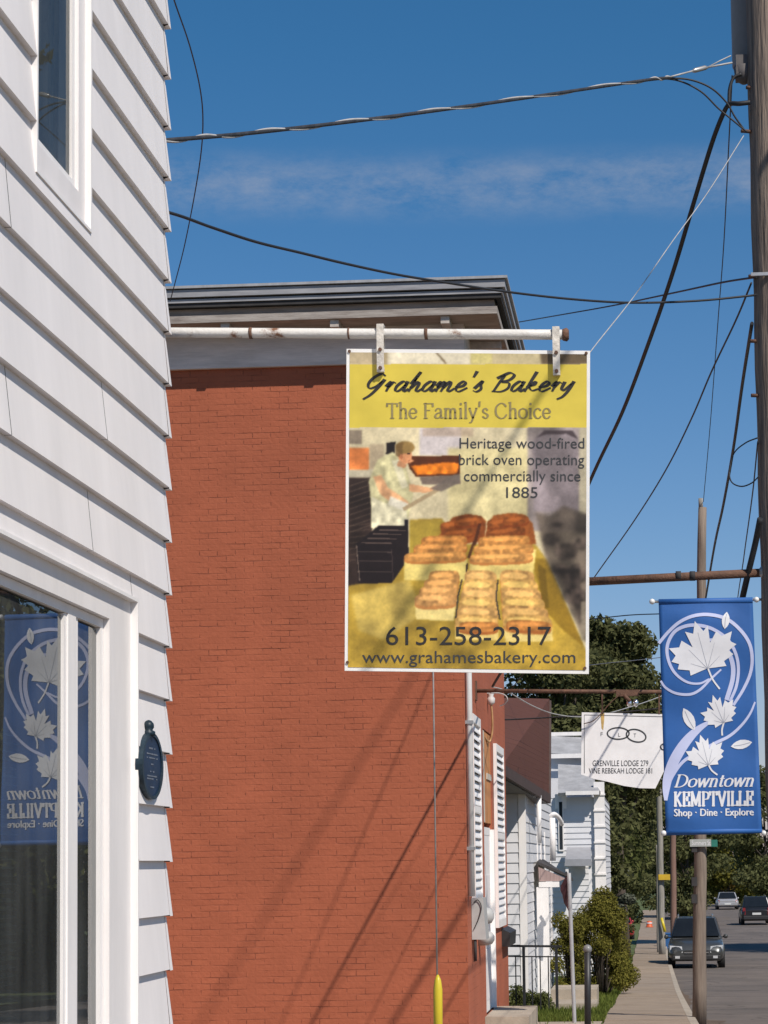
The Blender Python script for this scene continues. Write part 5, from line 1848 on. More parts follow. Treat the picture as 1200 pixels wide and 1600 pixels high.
yp = wood_pole('utility_pole', 'slender grey utility pole far down the sidewalk, carrying a small yellow tag', (1034, 1459), (1028, 1150), 82, .13, .1, m_wood3, 'utility pole')
mb = MB()
a, b = P(1029, 1375, 81.8), P(1047, 1366, 81.8)
mb.box((a.x, 81.75, a.z), (b.x, 81.82, b.z)); mb.build('yellow_tag', mat('yellow_tag', (.62, .40, .03), .5, .15, 5), yp)
mb = MB()
a, b = P(1034, 1456, 81.8), P(1034.5, 1434, 81.8)
mb.tube([a + Vector((.12, -.1, 0)), b + Vector((-.02, -.08, 0))], [.06, .05], 10); mb.build('yellow_guard', mat('yellow_plastic', (0.62, 0.49, 0.03)), yp)
yw = wood_pole('guy_pole', 'thin grey post standing close beside the yellow tagged utility pole', (1028.5, 1456), (1027, 1320), 84, .07, .06, m_wood3)
bp_ = wood_pole('steel_pole', 'plain brown pole by the curb behind the parked grey car', (1052, 1452), (1050, 1120), 88, .13, .11, m_red)
gp = wood_pole('sign_post', 'thin bare grey metal post in the grass in front of the small awning', (898, 1594), (889, 1364), 28.6, .026, .026, mat('galv_post', (0.36, 0.36, 0.37), .5, .15, 6), 'post', wob=0.0)
q = P(893, 1592, 28.6); q.z = gz(28.6)
MB().lathe((gp.location.x, gp.location.y, gz(28.6) - .05), [(.13, 0), (.13, .06), (.05, .09)], 12).build('footing', m_conc2, gp)
q = P(918, 1600, 27.8)
bpst = thing('railing_post', (q.x, q.y, gz(27.8) - .03), 'short black metal post with a round knob at the edge of the sidewalk', 'post')
tp = P(918, 1482, 27.8)
MB().tube([(q.x, q.y, gz(27.8) - .1), tp - Vector((0, 0, .03))], .042, 12).build('shaft', mat('black_iron', (0.022, 0.022, 0.025), .5, .2, 10), bpst)
MB().lathe((tp.x, tp.y, tp.z), [(.03, -.06), (.055, -.03), (.058, 0), (.04, .035), (.01, .05)], 14).build('knob', mat('grey_knob', (.2, .2, .2), .4, .2, 10), bpst)

# ------------------------------------------------------------------ railing, steps, canopy, flag
YR = 35.5
ra, rb_ = P(776, 1478, YR), P(878, 1482, YR)
rail = thing('iron_railing', (ra.x, YR, gz(YR)), 'black iron railing with thin balusters in the grass before the white-sided house', 'railing')
m_iron = mat('black_iron', (0.022, 0.022, 0.025))
zt1, zt2 = ra.z, P(800, 1494, YR).z
MB().bar((ra.x, YR, zt1), (rb_.x, YR, zt1 - .02), .05, .035).build('top_rail', m_iron, rail)
MB().bar((ra.x, YR, zt2), (rb_.x, YR, zt2 - .02), .03, .02).build('lower_rail', m_iron, rail)
zbb = gz(YR) + .06
n_ = 8
for i in range(n_):
    x = ra.x + (rb_.x - ra.x) * (i + .3) / n_
    big = i in (3, 7)
    MB().bar((x, YR, gz(YR) - .1), (x, YR, zt1 - .02 if big else zt2), .045 if big else .018, .045 if big else .018, up=(0, 1, 0)).build('post' if big else 'baluster', m_iron, rail)
stp = thing('concrete_steps', (P(900, 1560, 38).x, 38, gz(38) - .04), 'low weathered concrete steps in front of the bush beside the sidewalk', 'steps')
mb = MB()
xa_, xb_ = P(862, 1545, 38).x, P(935, 1545, 38).x
mb.box((xa_, 36.4, gz(37) - .2), (xb_, 37.6, gz(37) + .10)); mb.box((xa_, 37.602, gz(38) - .2), (xb_ - .02, 39.0, gz(38) + .30))
mb.build('tread', m_conc2, stp)
walk = strip('path', lambda y: XF - .2, lambda y: -.72, -.012, m_conc2, y0=26.2, y1=30.6)
struct(walk)

# ------------------------------------------------------------------ the white-sided house with the brown roof
m_ws = mat('house_siding', (0.66, 0.66, 0.68), 0.55, 0.06, 2)
m_brsh = brick_mat('brown_shingles', (0.12, 0.048, 0.034), (0.10, 0.041, 0.03), (0.06, 0.028, 0.021), 'x', .6, .09, .5)
YH = 37.5
hx = P(822, 1450, YH).x
house = thing('sided_house', (hx, YH, gz(YH)), 'white clapboard house with a steep brown shingled roof, just past the brick building', 'house')
YH2 = PX(864, 1450, hx).y
zh1 = P(800, 1228, YH).z
mb = MB()
siding(mb, (hx - 6, YH, 0), (1, 0, 0), (0, -1, 0), 6.0, gz(YH) - .3, zh1, .175, .016, (), (), 0.03)
siding(mb, (hx, YH, 0), (0, 1, 0), (1, 0, 0), YH2 - YH, gz(YH2) - .3, zh1 + .5, .175, .016, (), (), 0.03)
mb.box((hx - 6, YH + .001, gz(YH) - 1), (hx - .001, YH2, zh1 - .0))
mb.build('wall', m_ws, house)
mb = MB()
mb.box((hx - .10, YH - .024, gz(YH) - .2), (hx + .024, YH + .10, zh1 + .1))
for px_ in (840.5, 846, 852, 861):
    yy = PX(px_, 1450, hx).y
    mb.box((hx + .004, yy - .06, gz(yy) - .2), (hx + .028, yy + .06, P(px_, 1300, yy).z))
mb.build('corner_board', m_trim, house)
# brown roof slope (parallel to the street) with a deep overhang
E0, E1 = P(786, 1194, 32.9), P(857.5, 1240, 40.5)
zE = (E0.z + E1.z) / 2
E0, E1 = P(786, 1194, 32.9), P(857.5, 1240, 40.5)
T1, T0 = P(858.5, 1092, 42.4), P(780, 1090, 36.2)
th = Vector((.0, .12, -.16))
mb = MB()
mb.hexa([E0 + th, E1 + th, T1 + th, T0 + th, E0, E1, T1, T0])
mb.build('roof', m_brsh, house)
mb = MB()
mb.bar(E0 + Vector((0, -.03, -.10)), E1 + Vector((0, -.03, -.10)), .07, .17)
mb.bar(E1 + Vector((.0, .02, -.08)), T1 + Vector((.0, .02, -.08)), .07, .14)
mb.build('fascia', mat('brown_fascia', (0.062, 0.04, 0.036), .8, .2, 4), house)
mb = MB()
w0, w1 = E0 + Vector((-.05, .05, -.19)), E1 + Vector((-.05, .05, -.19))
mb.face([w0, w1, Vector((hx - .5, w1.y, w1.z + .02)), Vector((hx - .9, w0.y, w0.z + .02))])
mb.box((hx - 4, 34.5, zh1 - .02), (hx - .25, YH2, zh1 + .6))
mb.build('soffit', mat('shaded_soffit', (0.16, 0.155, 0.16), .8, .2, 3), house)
mb = MB()
q = P(842, 1262, 38.6)
mb.tube([(q.x, q.y, P(840, 1243, 38.6).z), (q.x, q.y, P(841, 1318, 38.6).z)], [.05, .035], 9)
mb.build('roof_bracket', m_trim, house)
q = P(866, 1272, 43)
mb = MB()
mb.tube(smooth_path([P(859, 1276, 43), P(866, 1272, 43), P(874, 1279, 43.2), P(878, 1288, 43.4)]), .045, 8)
mb.tube([P(863, 1278, 43), P(864, 1345, 43)], .06, 8)
mb.build('drain_pipe', m_trim, house)
# lean-to canopy on the house front
mb = MB()
k0, k1, k2, k3 = P(839, 1346, 40), P(888, 1366, 40), P(895, 1373, 44), P(846, 1340, 44)
mb.hexa([k0 - Vector((0, 0, .05)), k1 - Vector((0, 0, .05)), k2 - Vector((0, 0, .05)), k3 - Vector((0, 0, .05)), k0, k1, k2, k3])
cn = mb.build('canopy', mat('canopy_roof', (0.05, 0.045, 0.045), .8, .2, 5), house)
mb = MB()
f0, f1, f2, f3 = P(841, 1350, 40), P(884, 1368, 40), P(873, 1377, 40), P(842, 1377, 40)
mb.prism([f0 - Vector((0, 0, .055)), f1 - Vector((0, 0, .055)), f2, f3], (0, .04, 0))
mb.build('end_panel', mat('pink_boards', (0.40, 0.29, 0.27), .8, .0, 5, stretch=(14, 1, .2), col2=(.26, .18, .17)), cn)
mb = MB()
f0, f1 = P(842, 1378, 40), P(874, 1386, 40)
mb.box((f0.x, 39.97, f1.z), (f1.x, 40.03, f0.z))
mb.build('beam', m_trim, cn)
mb = MB()
q = P(857, 1386, 40)
mb.box((q.x - .22, 39.98, gz(40)), (q.x + .0, 40.08, q.z))
mb.build('post', m_trim, cn)

fl = thing('red_flag', P(884, 1367, 39.4), 'dark burgundy flag drooping from the end of the small canopy', 'flag')
mb = MB()
ft = [(889.5, 1363), (884, 1370), (876, 1384), (875.5, 1391), (879, 1399), (881, 1410), (886, 1419), (890, 1428)]
mb.prism([P(x, y, 39.35 + .05 * math.sin(x * .9)) for x, y in ft], (0, .02, 0))
mb.build('cloth', mat('burgundy', (0.05, 0.012, 0.016), .8, .35, 6, stretch=(5, 1, 1)), fl)
MB().tube([P(884, 1362, 39.4), P(892, 1376, 39.4)], .018, 6).build('staff', m_iron, fl)

# ------------------------------------------------------------------ far white house with grey hip roof
m_gsh = mat('grey_shingles', (0.34, 0.34, 0.35), .9, .22, 2.5, bump=.4, bscale=16)
YW = 60.0
h2x = P(944, 1300, YW).x
white = thing('white_house', (h2x, YW, gz(YW)), 'tall white house with pale grey shingled roofs, beyond the brown-roofed one', 'house')
wz1 = P(900, 1246, YW).z
h2l = P(862, 1300, YW).x
mb = MB()
siding(mb, (h2l - 3, YW, 0), (1, 0, 0), (0, -1, 0), P(930, 1300, YW).x - h2l + 3, gz(YW) - .3, wz1, .16, .02, (), (), 0)
siding(mb, (h2x, YW, 0), (0, 1, 0), (1, 0, 0), 8, gz(YW) - .3, wz1, .16, .02, (), (), 0)
mb.box((h2l - 3, YW + .002, gz(YW) - 1), (h2x - .001, YW + 8, wz1))
mb.build('wall', m_ws, white)
mb = MB()
xp = P(929, 1300, YW).x
mb.box((xp, YW - .12, gz(YW) - .3), (h2x + .03, YW - .001, P(930, 1222, YW).z))
nb = 12
for i in range(nb):
    zz = gz(YW) + .1 + (P(930, 1224, YW).z - gz(YW)) * i / nb
    mb.box((xp - .02, YW - .15, zz), (h2x + .05, YW - .121, zz + .05))
mb.build('corner_pier', m_trim, white)
mb = MB()
ez = P(900, 1243, YW).z
mb.box((P(885, 1240, YW).x, YW - .55, ez), (P(937, 1240, YW).x, YW - .5, P(900, 1237, YW).z))
mb.box((P(868, 1300, YW).x, YW - .03, wz1 - .3), (P(886, 1300, YW).x, YW - .002, wz1 + .1))
mb.build('eave_board', m_trim, white)
mb = MB()
r0 = [P(872, 1239, YW - .5), P(938, 1236, YW - .5), P(912, 1196, YW + 2.2), P(872, 1194, YW + 2.2)]
mb.prism(r0, (0, .05, -.08))
r1 = [P(938, 1236, YW - .5), P(941, 1238, YW + 5), P(914, 1196, YW + 4), P(912, 1196, YW + 2.2)]
mb.prism(r1, (0, .05, -.08))
mb.build('roof', m_gsh, white)
mb = MB()
a_, b_ = P(858, 1198, YW + 3), P(914, 1145, YW + 3)
mb.box((a_.x, YW + 3, gz(YW) + 2), (P(922, 1190, YW + 3).x, YW + 8, P(900, 1176, YW + 3).z))
mb.build('upper_wall', m_ws, white)
mb = MB()
mb.prism([P(860, 1177, YW + 2.7), P(924, 1180, YW + 2.7), P(924, 1152, YW + 4.5), P(858, 1148, YW + 4.5)], (0, .06, -.08))
mb.build('roof', m_gsh, white)
mb = MB()
a_, b_ = P(858, 1150, YW + 4.4), P(926, 1143, YW + 4.4)
mb.box((a_.x, YW + 4.4, a_.z), (b_.x, YW + 4.5, b_.z))
a_, b_ = P(860, 1185, YW + 2.6), P(926, 1177, YW + 2.6)
mb.box((a_.x, YW + 2.6, a_.z), (b_.x, YW + 2.66, b_.z))
mb.build('eave_board', m_trim, white)
# side wall in shade with tall dark window, and metal hood
mb = MB()
a_, b_ = P(873, 1330, YW - .05), P(880, 1250, YW - .05)
mb.box((a_.x, YW - .06, a_.z), (b_.x, YW - .03, b_.z))
wn = mb.build('window', m_trim, white)
mb = MB()
mb.box((a_.x + .03, YW - .07, a_.z + .05), (b_.x - .03, YW - .061, b_.z - .05)); mb.build('pane', mat('far_glass', (.03, .035, .04), .08, .2, 3), wn)
mb = MB()
q0, q1, q2, q3 = P(882, 1353, YW - 1.6), P(925, 1353, YW - 1.6), P(923, 1324, YW - .2), P(886, 1324, YW - .2)
mb.hexa([q0, q1, Vector((q2.x, q2.y, q1.z)), Vector((q3.x, q3.y, q0.z)), q0 + Vector((.02, 0, .18)), q1 + Vector((-.02, 0, .18)), q2, q3])
mb.build('metal_hood', mat('hood_metal', (0.40, 0.40, 0.42), .4, .1, 4, metal=.3), white)
mb = MB()
for px_ in (886, 922):
    q = P(px_, 1353, YW - 1.5)
    mb.box((q.x - .04, YW - 1.54, gz(YW) - .1), (q.x + .04, YW - 1.46, q.z))
mb.build('post', m_trim, white)

# ------------------------------------------------------------------ trees and bushes
m_bark = mat('bark', (0.075, 0.058, 0.045), .95, .35, 6, stretch=(3, 3, .6), bump=.7, bscale=14)


def crown_mesh(clumps, nleaf, size, seed, flat=.5):
    """many leaf faces scattered through clumps: (x,y,z,rx,ry,rz)"""
    r = np.random.default_rng(seed)
    cl_ = np.array(clumps)
    vol = (cl_[:, 3] * cl_[:, 4] * cl_[:, 5]) ** .8
    k = r.choice(len(cl_), nleaf, p=vol / vol.sum())
    d = r.normal(size=(nleaf, 3))
    d /= np.linalg.norm(d, axis=1)[:, None]
    rr = r.random(nleaf) ** .42
    p = cl_[k, :3] + d * rr[:, None] * cl_[k, 3:6]
    nrm = d * .6 + r.normal(size=(nleaf, 3)) * .6 + np.array((0, 0, .35))
    nrm /= np.linalg.norm(nrm, axis=1)[:, None]
    t = np.cross(nrm, r.normal(size=(nleaf, 3)))
    t /= np.linalg.norm(t, axis=1)[:, None]
    b = np.cross(nrm, t)
    s = size * r.uniform(.6, 1.35, nleaf)
    t *= s[:, None]; b *= (s * flat * 1.2)[:, None]
    v = np.stack([p - t, p + b * .9 + t * .1, p + t, p - b * .9 - t * .1], 1).reshape(-1, 3)
    f_ = np.arange(nleaf * 4).reshape(-1, 4)
    return v, f_


def np_mesh(name, v, f_, material, parent):
    me = bpy.data.meshes.new(name)
    off = np.array(wloc(parent)) if parent is not None else np.zeros(3)
    me.vertices.add(len(v)); me.vertices.foreach_set('co', (v - off).astype(np.float32).ravel())
    me.loops.add(f_.size); me.loops.foreach_set('vertex_index', f_.astype(np.int32).ravel())
    me.polygons.add(len(f_))
    me.polygons.foreach_set('loop_start', (np.arange(len(f_)) * f_.shape[1]).astype(np.int32))
    me.polygons.foreach_set('loop_total', np.full(len(f_), f_.shape[1], np.int32))
    me.update(calc_edges=True)
    me.materials.append(material)
    o = bpy.data.objects.new(name, me)
    COL.objects.link(o)
    if parent is not None: o.parent = parent
    return o


def tree(label, x, y, h, rx, leaf_m, seed, nleaf=5000, lsize=.22, trunk_h=.3, group=None, conic=0.0, nclump=26, name='leafy_tree'):
    r = random.Random(seed)
    z0_ = gz(y) - .05
    root = thing(name, (x, y, z0_), label, 'tree', group)
    m_ = MB()
    lean = r.uniform(-.03, .03)
    tr_ = max(.1, h * .018)
    pts = [Vector((x + lean * h * i / 8 + .03 * math.sin(i * 2.), y + .03 * math.cos(i * 1.7), z0_ + h * .85 * i / 8)) for i in range(9)]
    m_.tube(pts, [tr_ * (1.35 if i == 0 else 1 - i / 9.5) for i in range(9)], 8)
    clumps = []
    for i in range(nclump):
        u = r.random()
        zz = trunk_h + (1 - trunk_h) * (.06 + .94 * u)
        wd = rx * (math.sin(math.pi * min(1, max(.02, (.12 + .86 * u)))) ** .6 * (1 - conic) + conic * (1.08 - u))
        a = r.uniform(0, 2 * math.pi)
        q = wd * math.sqrt(r.random()) * .85
        s = rx * r.uniform(.26, .46) * (1 - .45 * conic * u)
        cz = z0_ + h * zz - s * .5
        c_ = (x + math.cos(a) * q + lean * h * zz, y + math.sin(a) * q, cz)
        clumps.append((*c_, s, s, s * r.uniform(.55, .85)))
        if i % 3 == 0:
            b0 = pts[min(7, max(1, int(8 * zz * .75)))]
            m_.tube([b0, b0 * .5 + Vector(c_) * .5 + Vector((0, 0, .15)), Vector(c_)], [tr_ * .4, tr_ * .25, tr_ * .08], 5)
    m_.build('trunk', m_bark, root)
    v, f_ = crown_mesh(clumps, int(nleaf * 2.2), lsize * .62, seed)
    np_mesh('crown', v, f_, leaf_m, root)
    return root


lm_dark = leaf_mat('leaf_dark', (0.075, 0.08, 0.034), (0.165, 0.172, 0.075), .4)
lm_mid = leaf_mat('leaf_mid', (0.07, 0.084, 0.03), (0.175, 0.19, 0.068), .4)
lm_olive = leaf_mat('leaf_olive', (0.10, 0.10, 0.022), (0.26, 0.235, 0.055), .4)
lm_fall = leaf_mat('leaf_autumn', (0.09, 0.07, 0.018), (0.27, 0.17, 0.05), .35)


def tx(px_, Y): return (px_ - 1017) / FPX * Y


def thgt(py_, Y): return 1.6 + (1345 - py_) / FPX * Y * .98 - gz(Y)


TG = 'trees behind the houses'
tree('broad dark tree whose top stands clear of the sign and banner, against the sky', tx(972, 78), 78, thgt(946, 78), 2.1, lm_dark, 3, 12000, .17, .5, TG, conic=.1, nclump=70)
tree('dark bushy tree between the bakery sign and the banner, lower than the tallest one', tx(972, 86), 86, thgt(985, 86), 2.0, lm_dark, 8, 8000, .17, .45, TG, conic=.1, nclump=44)
tree('dark spreading tree behind the bakery sign, just above the brown roof', tx(880, 72), 72, thgt(966, 72), 2.6, lm_dark, 4, 8000, .17, .2, TG, nclump=34)
tree('bushy green tree between the brown roof and the white house, low behind both', tx(900, 84), 84, thgt(1058, 84), 2.8, lm_mid, 5, 7000, .17, .2, TG, nclump=34)
tree('dark tree right behind the white lodge sign', tx(942, 96), 96, thgt(1064, 96), 2.4, lm_dark, 6, 6000, .18, .2, TG, nclump=30)
SG = 'trees closing the far end of the street'
tree('dark green tree by the far sidewalk below the lodge sign, nearest the white house', tx(962, 92), 92, thgt(1230, 92), 1.25, lm_dark, 10, 6500, .13, .06, SG, nclump=34)
tree('silver-leaved shrubby tree below the lodge sign', tx(955, 76), 76, thgt(1312, 76), .75, leaf_mat('leaf_silver', (.05, .06, .045), (.17, .18, .14)), 12, 3000, .10, .05, SG, nclump=18)
tree('dense dark tree left of the far sidewalk, behind the tagged pole', tx(978, 135), 135, thgt(1215, 135), 2.6, lm_dark, 13, 6500, .2, .05, SG, nclump=34)
tree('dark tree behind the lower part of the banner', tx(1075, 150), 150, thgt(1200, 150), 3.4, lm_dark, 14, 6500, .24, .05, SG, nclump=34)
tree('olive green tree above the silver sedan', tx(1135, 205), 205, thgt(1255, 205), 4.4, lm_olive, 15, 6500, .3, .02, SG, nclump=34)
tree('dark tree standing behind the black suv', tx(1195, 190), 190, thgt(1195, 190), 4.2, lm_dark, 16, 7000, .28, .05, SG, nclump=36)
tree('yellowing low tree at the end of the road', tx(1110, 230), 230, thgt(1330, 230), 3.0, lm_olive, 17, 3500, .28, .02, SG, nclump=20)
tree('rusty autumn shrub by the far roadside between the distant cars', tx(1172, 215), 215, thgt(1352, 215), 3.2, lm_fall, 18, 3000, .26, .02, SG, nclump=20)
tree('tall dark tree at the far end of the road in the middle', tx(1048, 240), 240, thgt(1190, 240), 5.5, lm_dark, 19, 6500, .34, .02, SG, nclump=36)
tree('tall dark tree at the road end, beyond the black suv and its tree', tx(1260, 215), 215, thgt(1170, 215), 5.2, lm_dark, 20, 6000, .32, .02, SG, nclump=36)
tree('dark tree far behind the white house corner', tx(925, 160), 160, thgt(1180, 160), 4, lm_dark, 21, 6000, .24, .02, SG, nclump=30)
# the other side of the street, mirrored in the shop window
OG = 'trees across the street, mirrored in the shop window'
tree('large dark tree across the street, mirrored in the shop window, nearest', 11.6, 37, 9, 3.6, lm_mid, 30, 7000, .2, .04, OG, nclump=34)
tree('large dark tree across the street, mirrored in the shop window, middle', 13.5, 46, 12, 4.2, lm_dark, 31, 7000, .24, .04, OG, nclump=34)
tree('large dark tree across the street, mirrored in the shop window, farthest', 17.5, 54, 17, 5.2, lm_dark, 32, 8000, .3, .02, OG, nclump=44)
tree('very tall narrow tree, added unseen across the street to darken the upper window reflection', 20.6, 75, 36, 4.6, lm_dark, 36, 9000, .42, .05, OG, nclump=60)  # out-of-view tree, put in to block the sky mirrored upstairs
tree('dark tree across the street, mirrored low in the shop window, first of three', 16.5, 60, 6, 4.2, lm_dark, 33, 6000, .3, .01, OG, nclump=34)
tree('dark tree across the street, mirrored low in the shop window, second of three', 23, 70, 9, 6, lm_dark, 34, 6000, .36, .01, OG, nclump=34)
tree('dark tree across the street, mirrored low in the shop window, third of three', 13.2, 55, 5, 3.4, lm_mid, 35, 6000, .3, .01, OG, nclump=34)


def bush(label, x, y, h, rx, leaf_m, seed, nleaf, lsize, ry=None):
    r = random.Random(seed)
    z0_ = gz(y) - .05
    root = thing('leafy_bush', (x, y, z0_), label, 'bush')
    clumps = []
    m_ = MB()
    for i in range(34):
        u = r.random() ** .8
        q = rx * math.sqrt(r.random()) * (1.05 - .55 * u)
        a = r.uniform(0, 2 * math.pi)
        s = rx * r.uniform(.24, .42)
        c_ = (x + math.cos(a) * q, y + math.sin(a) * q * (ry or rx) / rx, z0_ + h * (.1 + .8 * u))
        clumps.append((*c_, s, s, s * 1.05))
        m_.tube([(x + math.cos(a) * q * .2, y + math.sin(a) * q * .2, z0_), ((x + c_[0]) / 2, (y + c_[1]) / 2, z0_ + (c_[2] - z0_) * .6), c_], [.02, .012, .005], 5)
    m_.build('stem_cluster', m_bark, root)
    v, f_ = crown_mesh(clumps, int(nleaf * 1.6), lsize * .75, seed)
    np_mesh('foliage', v, f_, leaf_m, root)
    return root


bush('large olive and rust tinged bush beside the sidewalk', tx(937, 46), 46, thgt(1376, 46), .66, lm_olive, 41, 13000, .042)
bush('dark green bush behind the grey post, against the small canopy', tx(888, 45), 45, thgt(1418, 45), .5, lm_olive, 42, 6000, .04)
bush('low shadowy bush at the foot of the olive one', tx(957, 50), 50, thgt(1452, 50), .5, lm_olive, 43, 3000, .04)
bush('small green weed clump at the foot of the white-sided house', tx(806, 36.6), 36.6, .42, .32, lm_mid, 44, 1500, .03)
bush('small green weed clump by the railing end', tx(835, 36.2), 36.2, .3, .3, lm_mid, 45, 1200, .03)

# grass blades
r = np.random.default_rng(5)
N = 26000
yy = 26.5 + 55 * r.random(N) ** 1.6
xx = -.72 - (1.9 * r.random(N))
keep = ~((yy < 30.6) & (xx > XF)) | (r.random(N) < .02)
xx, yy = xx[keep], yy[keep]
zz = np.array([gz(t_) for t_ in np.linspace(20, 90, 400)])
zg_ = np.interp(yy, np.linspace(20, 90, 400), zz) - .04
n_ = len(xx)
hgt = r.uniform(.04, .13, n_); a = r.uniform(0, 6.28, n_)
dx, dy = np.cos(a) * .012, np.sin(a) * .012
p0 = np.stack([xx - dx, yy - dy, zg_], 1); p1 = np.stack([xx + dx, yy + dy, zg_], 1)
p2 = np.stack([xx + r.normal(0, .03, n_), yy + r.normal(0, .03, n_), zg_ + hgt], 1)
gr = np_mesh('grass', np.stack([p0, p1, p2], 1).reshape(-1, 3), np.arange(n_ * 3).reshape(-1, 3), leaf_mat('grass_blade', (.075, .105, .022), (.18, .21, .05), .35), None)
tag(gr, 'short green grass along the left of the sidewalk', 'grass', kind='stuff')


# ------------------------------------------------------------------ cars
def paint_mat(name, col):
    return mat(name, col, .3, .05, 2, metal=.35, coat=.6)


m_carglass = mat('car_glass', (0.012, 0.014, 0.016), 0.06, .2, 2)
m_tyre = mat('tyre_rubber', (0.016, 0.016, 0.017), .85, .2, 10)
m_chrome = mat('chrome', (.6, .6, .6), .2, .05, 8, metal=.9)
m_lamp = mat('headlamp', (.72, .74, .76), .12, .1, 9, metal=.4)
m_tail = mat('tail_lamp', (.30, .02, .02), .25, .15, 9)
m_plast = mat('black_plastic', (.02, .02, .021), .6, .2, 9)


def car(name, label, x, y, rz, L, Wd, H, col, suv=True, group=None):
    """local axes: front towards +y"""
    z0_ = gz(y) - .13
    root = thing(name, (x, y, z0_), label, 'car', group, rz)
    pm = paint_mat('car_paint_' + '_'.join('%02d' % int(c * 99) for c in col), col)
    belt = H * .585
    hw = Wd / 2
    hl = L / 2
    hood = belt * .93
    stn = [(-hl, .46, belt * .86, .84), (-hl + .07, .30, belt * .97, .95), (-hl + .5, .25, belt, 1.0), (-hl * .3, .22, belt, 1.0), (hl * .28, .22, belt, 1.0),
           (hl * .44, .23, belt * .99, 1.0), (hl * .75, .25, hood, .985), (hl - .18, .27, hood * .9, .94), (hl - .05, .32, hood * .8, .88), (hl, .40, hood * .68, .8)]
    m_ = MB()
    rings = []
    for (yy_, zb_, zt_, k) in stn:
        w_ = hw * k
        hgt_ = zt_ - zb_
        rg = [(w_ * .86, zb_), (w_ * .97, zb_ + .1), (w_, zb_ + hgt_ * .4), (w_ * .985, zb_ + hgt_ * .72), (w_ * .93, zt_ - .05), (w_ * .8, zt_), (w_ * .4, zt_ + .02)]
        ring = [(a, yy_, b) for a, b in rg] + [(-a, yy_, b) for a, b in rg[::-1]]
        rings.append(ring)
    n = len(rings[0])
    b0 = len(m_.v)
    for rg in rings: m_.v += rg
    for i in range(len(rings) - 1):
        for k in range(n):
            m_.f.append((b0 + i * n + k, b0 + i * n + (k + 1) % n, b0 + (i + 1) * n + (k + 1) % n, b0 + (i + 1) * n + k)); m_.sm.append(True)
    m_.face(rings[0][::-1]); m_.face(rings[-1])
    m_.build('body', pm, root, local=True)
    # cabin
    rear_t, front_t = (-hl + (.42 if suv else .95)), hl * (.14 if suv else .05)
    rear_b, front_b = -hl + (.12 if suv else .45), hl * .46
    wt, wb = hw * .72, hw * .92
    zt_, zb_ = H - .03, belt - .03
    m_ = MB()
    m_.hexa([(-wb, rear_b, zb_), (wb, rear_b, zb_), (wb, front_b, zb_), (-wb, front_b, zb_), (-wt, rear_t, zt_), (wt, rear_t, zt_), (wt, front_t, zt_), (-wt, front_t, zt_)])
    cb = m_.build('cabin', pm, root, local=True)
    bv = cb.modifiers.new('round', 'BEVEL'); bv.width = .07; bv.segments = 3

    def pane(nm, q, off, inset=.09):
        c_ = sum((Vector(p) for p in q), Vector()) / 4
        q2 = [Vector(p) + (c_ - Vector(p)) * inset + Vector(off) for p in q]
        MB().prism(q2, Vector(off) * .6).build(nm, m_carglass, root, local=True)
    F1 = [(-wb, front_b, zb_ + .06), (wb, front_b, zb_ + .06), (wt, front_t, zt_), (-wt, front_t, zt_)]
    R1 = [(-wb, rear_b, zb_ + .06), (wb, rear_b, zb_ + .06), (wt, rear_t, zt_), (-wt, rear_t, zt_)]
    pane('windshield', F1, (0, .012, .01))
    pane('rear_window', R1, (0, -.012, .01), .13)
    for s in (-1, 1):
        mid = (front_b + rear_b) / 2
        midt = (front_t + rear_t) / 2
        pane('side_window', [(s * wb, mid + .04, zb_ + .05), (s * wb, front_b - .05, zb_ + .05), (s * wt, front_t, zt_), (s * wt, midt + .04, zt_)], (s * .012, 0, .003), .13)
        pane('side_window', [(s * wb, mid - .04, zb_ + .05), (s * wb, rear_b + .1, zb_ + .05), (s * wt, rear_t + .05, zt_), (s * wt, midt - .04, zt_)], (s * .012, 0, .003), .13)
    # front end
    zl = hood * .78
    m_ = MB(); m_.box((-hw * .42, hl - .03, hood * .52), (hw * .42, hl + .012, hood * .68)); gr_ = m_.build('grille', m_plast, root, local=True)
    m_ = MB(); m_.box((-hw * .43, hl + .013, hood * .60), (hw * .43, hl + .02, hood * .63)); m_.build('chrome_bar', m_chrome, gr_, local=True)
    m_ = MB(); m_.box((-hw * .84, hl - .14, .30), (hw * .84, hl + .035, .46)); bmp = m_.build('front_bumper', m_plast, root, local=True)
    bv = bmp.modifiers.new('round', 'BEVEL'); bv.width = .03; bv.segments = 2
    m_ = MB(); m_.box((-hw * .86, -hl - .035, .34), (hw * .86, -hl + .14, .56)); bmp = m_.build('rear_bumper', m_plast if suv else pm, root, local=True)
    bv = bmp.modifiers.new('round', 'BEVEL'); bv.width = .03; bv.segments = 2
    m_ = MB(); m_.box((-.26, -hl - .05, .40 if not suv else .62), (.26, -hl - .03, .53 if not suv else .75)); m_.build('number_plate', mat('plate_white', (.6, .6, .58), .4, .05, 9), root, local=True)
    for s in (-1, 1):
        m_ = MB()
        m_.hexa([(s * hw * .48, hl + .012, zl - .15), (s * hw * .9, hl - .12, zl - .13), (s * hw * .84, hl - .3, zl - .05), (s * hw * .5, hl - .2, zl - .05),
                 (s * hw * .5, hl - .03, zl + .05), (s * hw * .93, hl - .16, zl + .08), (s * hw * .82, hl - .34, zl + .06), (s * hw * .52, hl - .22, zl + .05)])
        m_.build('headlight', m_lamp, root, local=True)
        m_ = MB(); m_.box((s * hw * .58, hl - .02, .36), (s * hw * .74, hl + .04, .44)); m_.build('fog_light', m_lamp, root, local=True)
        m_ = MB()
        zt2 = belt * (1.0 if not suv else 1.12)
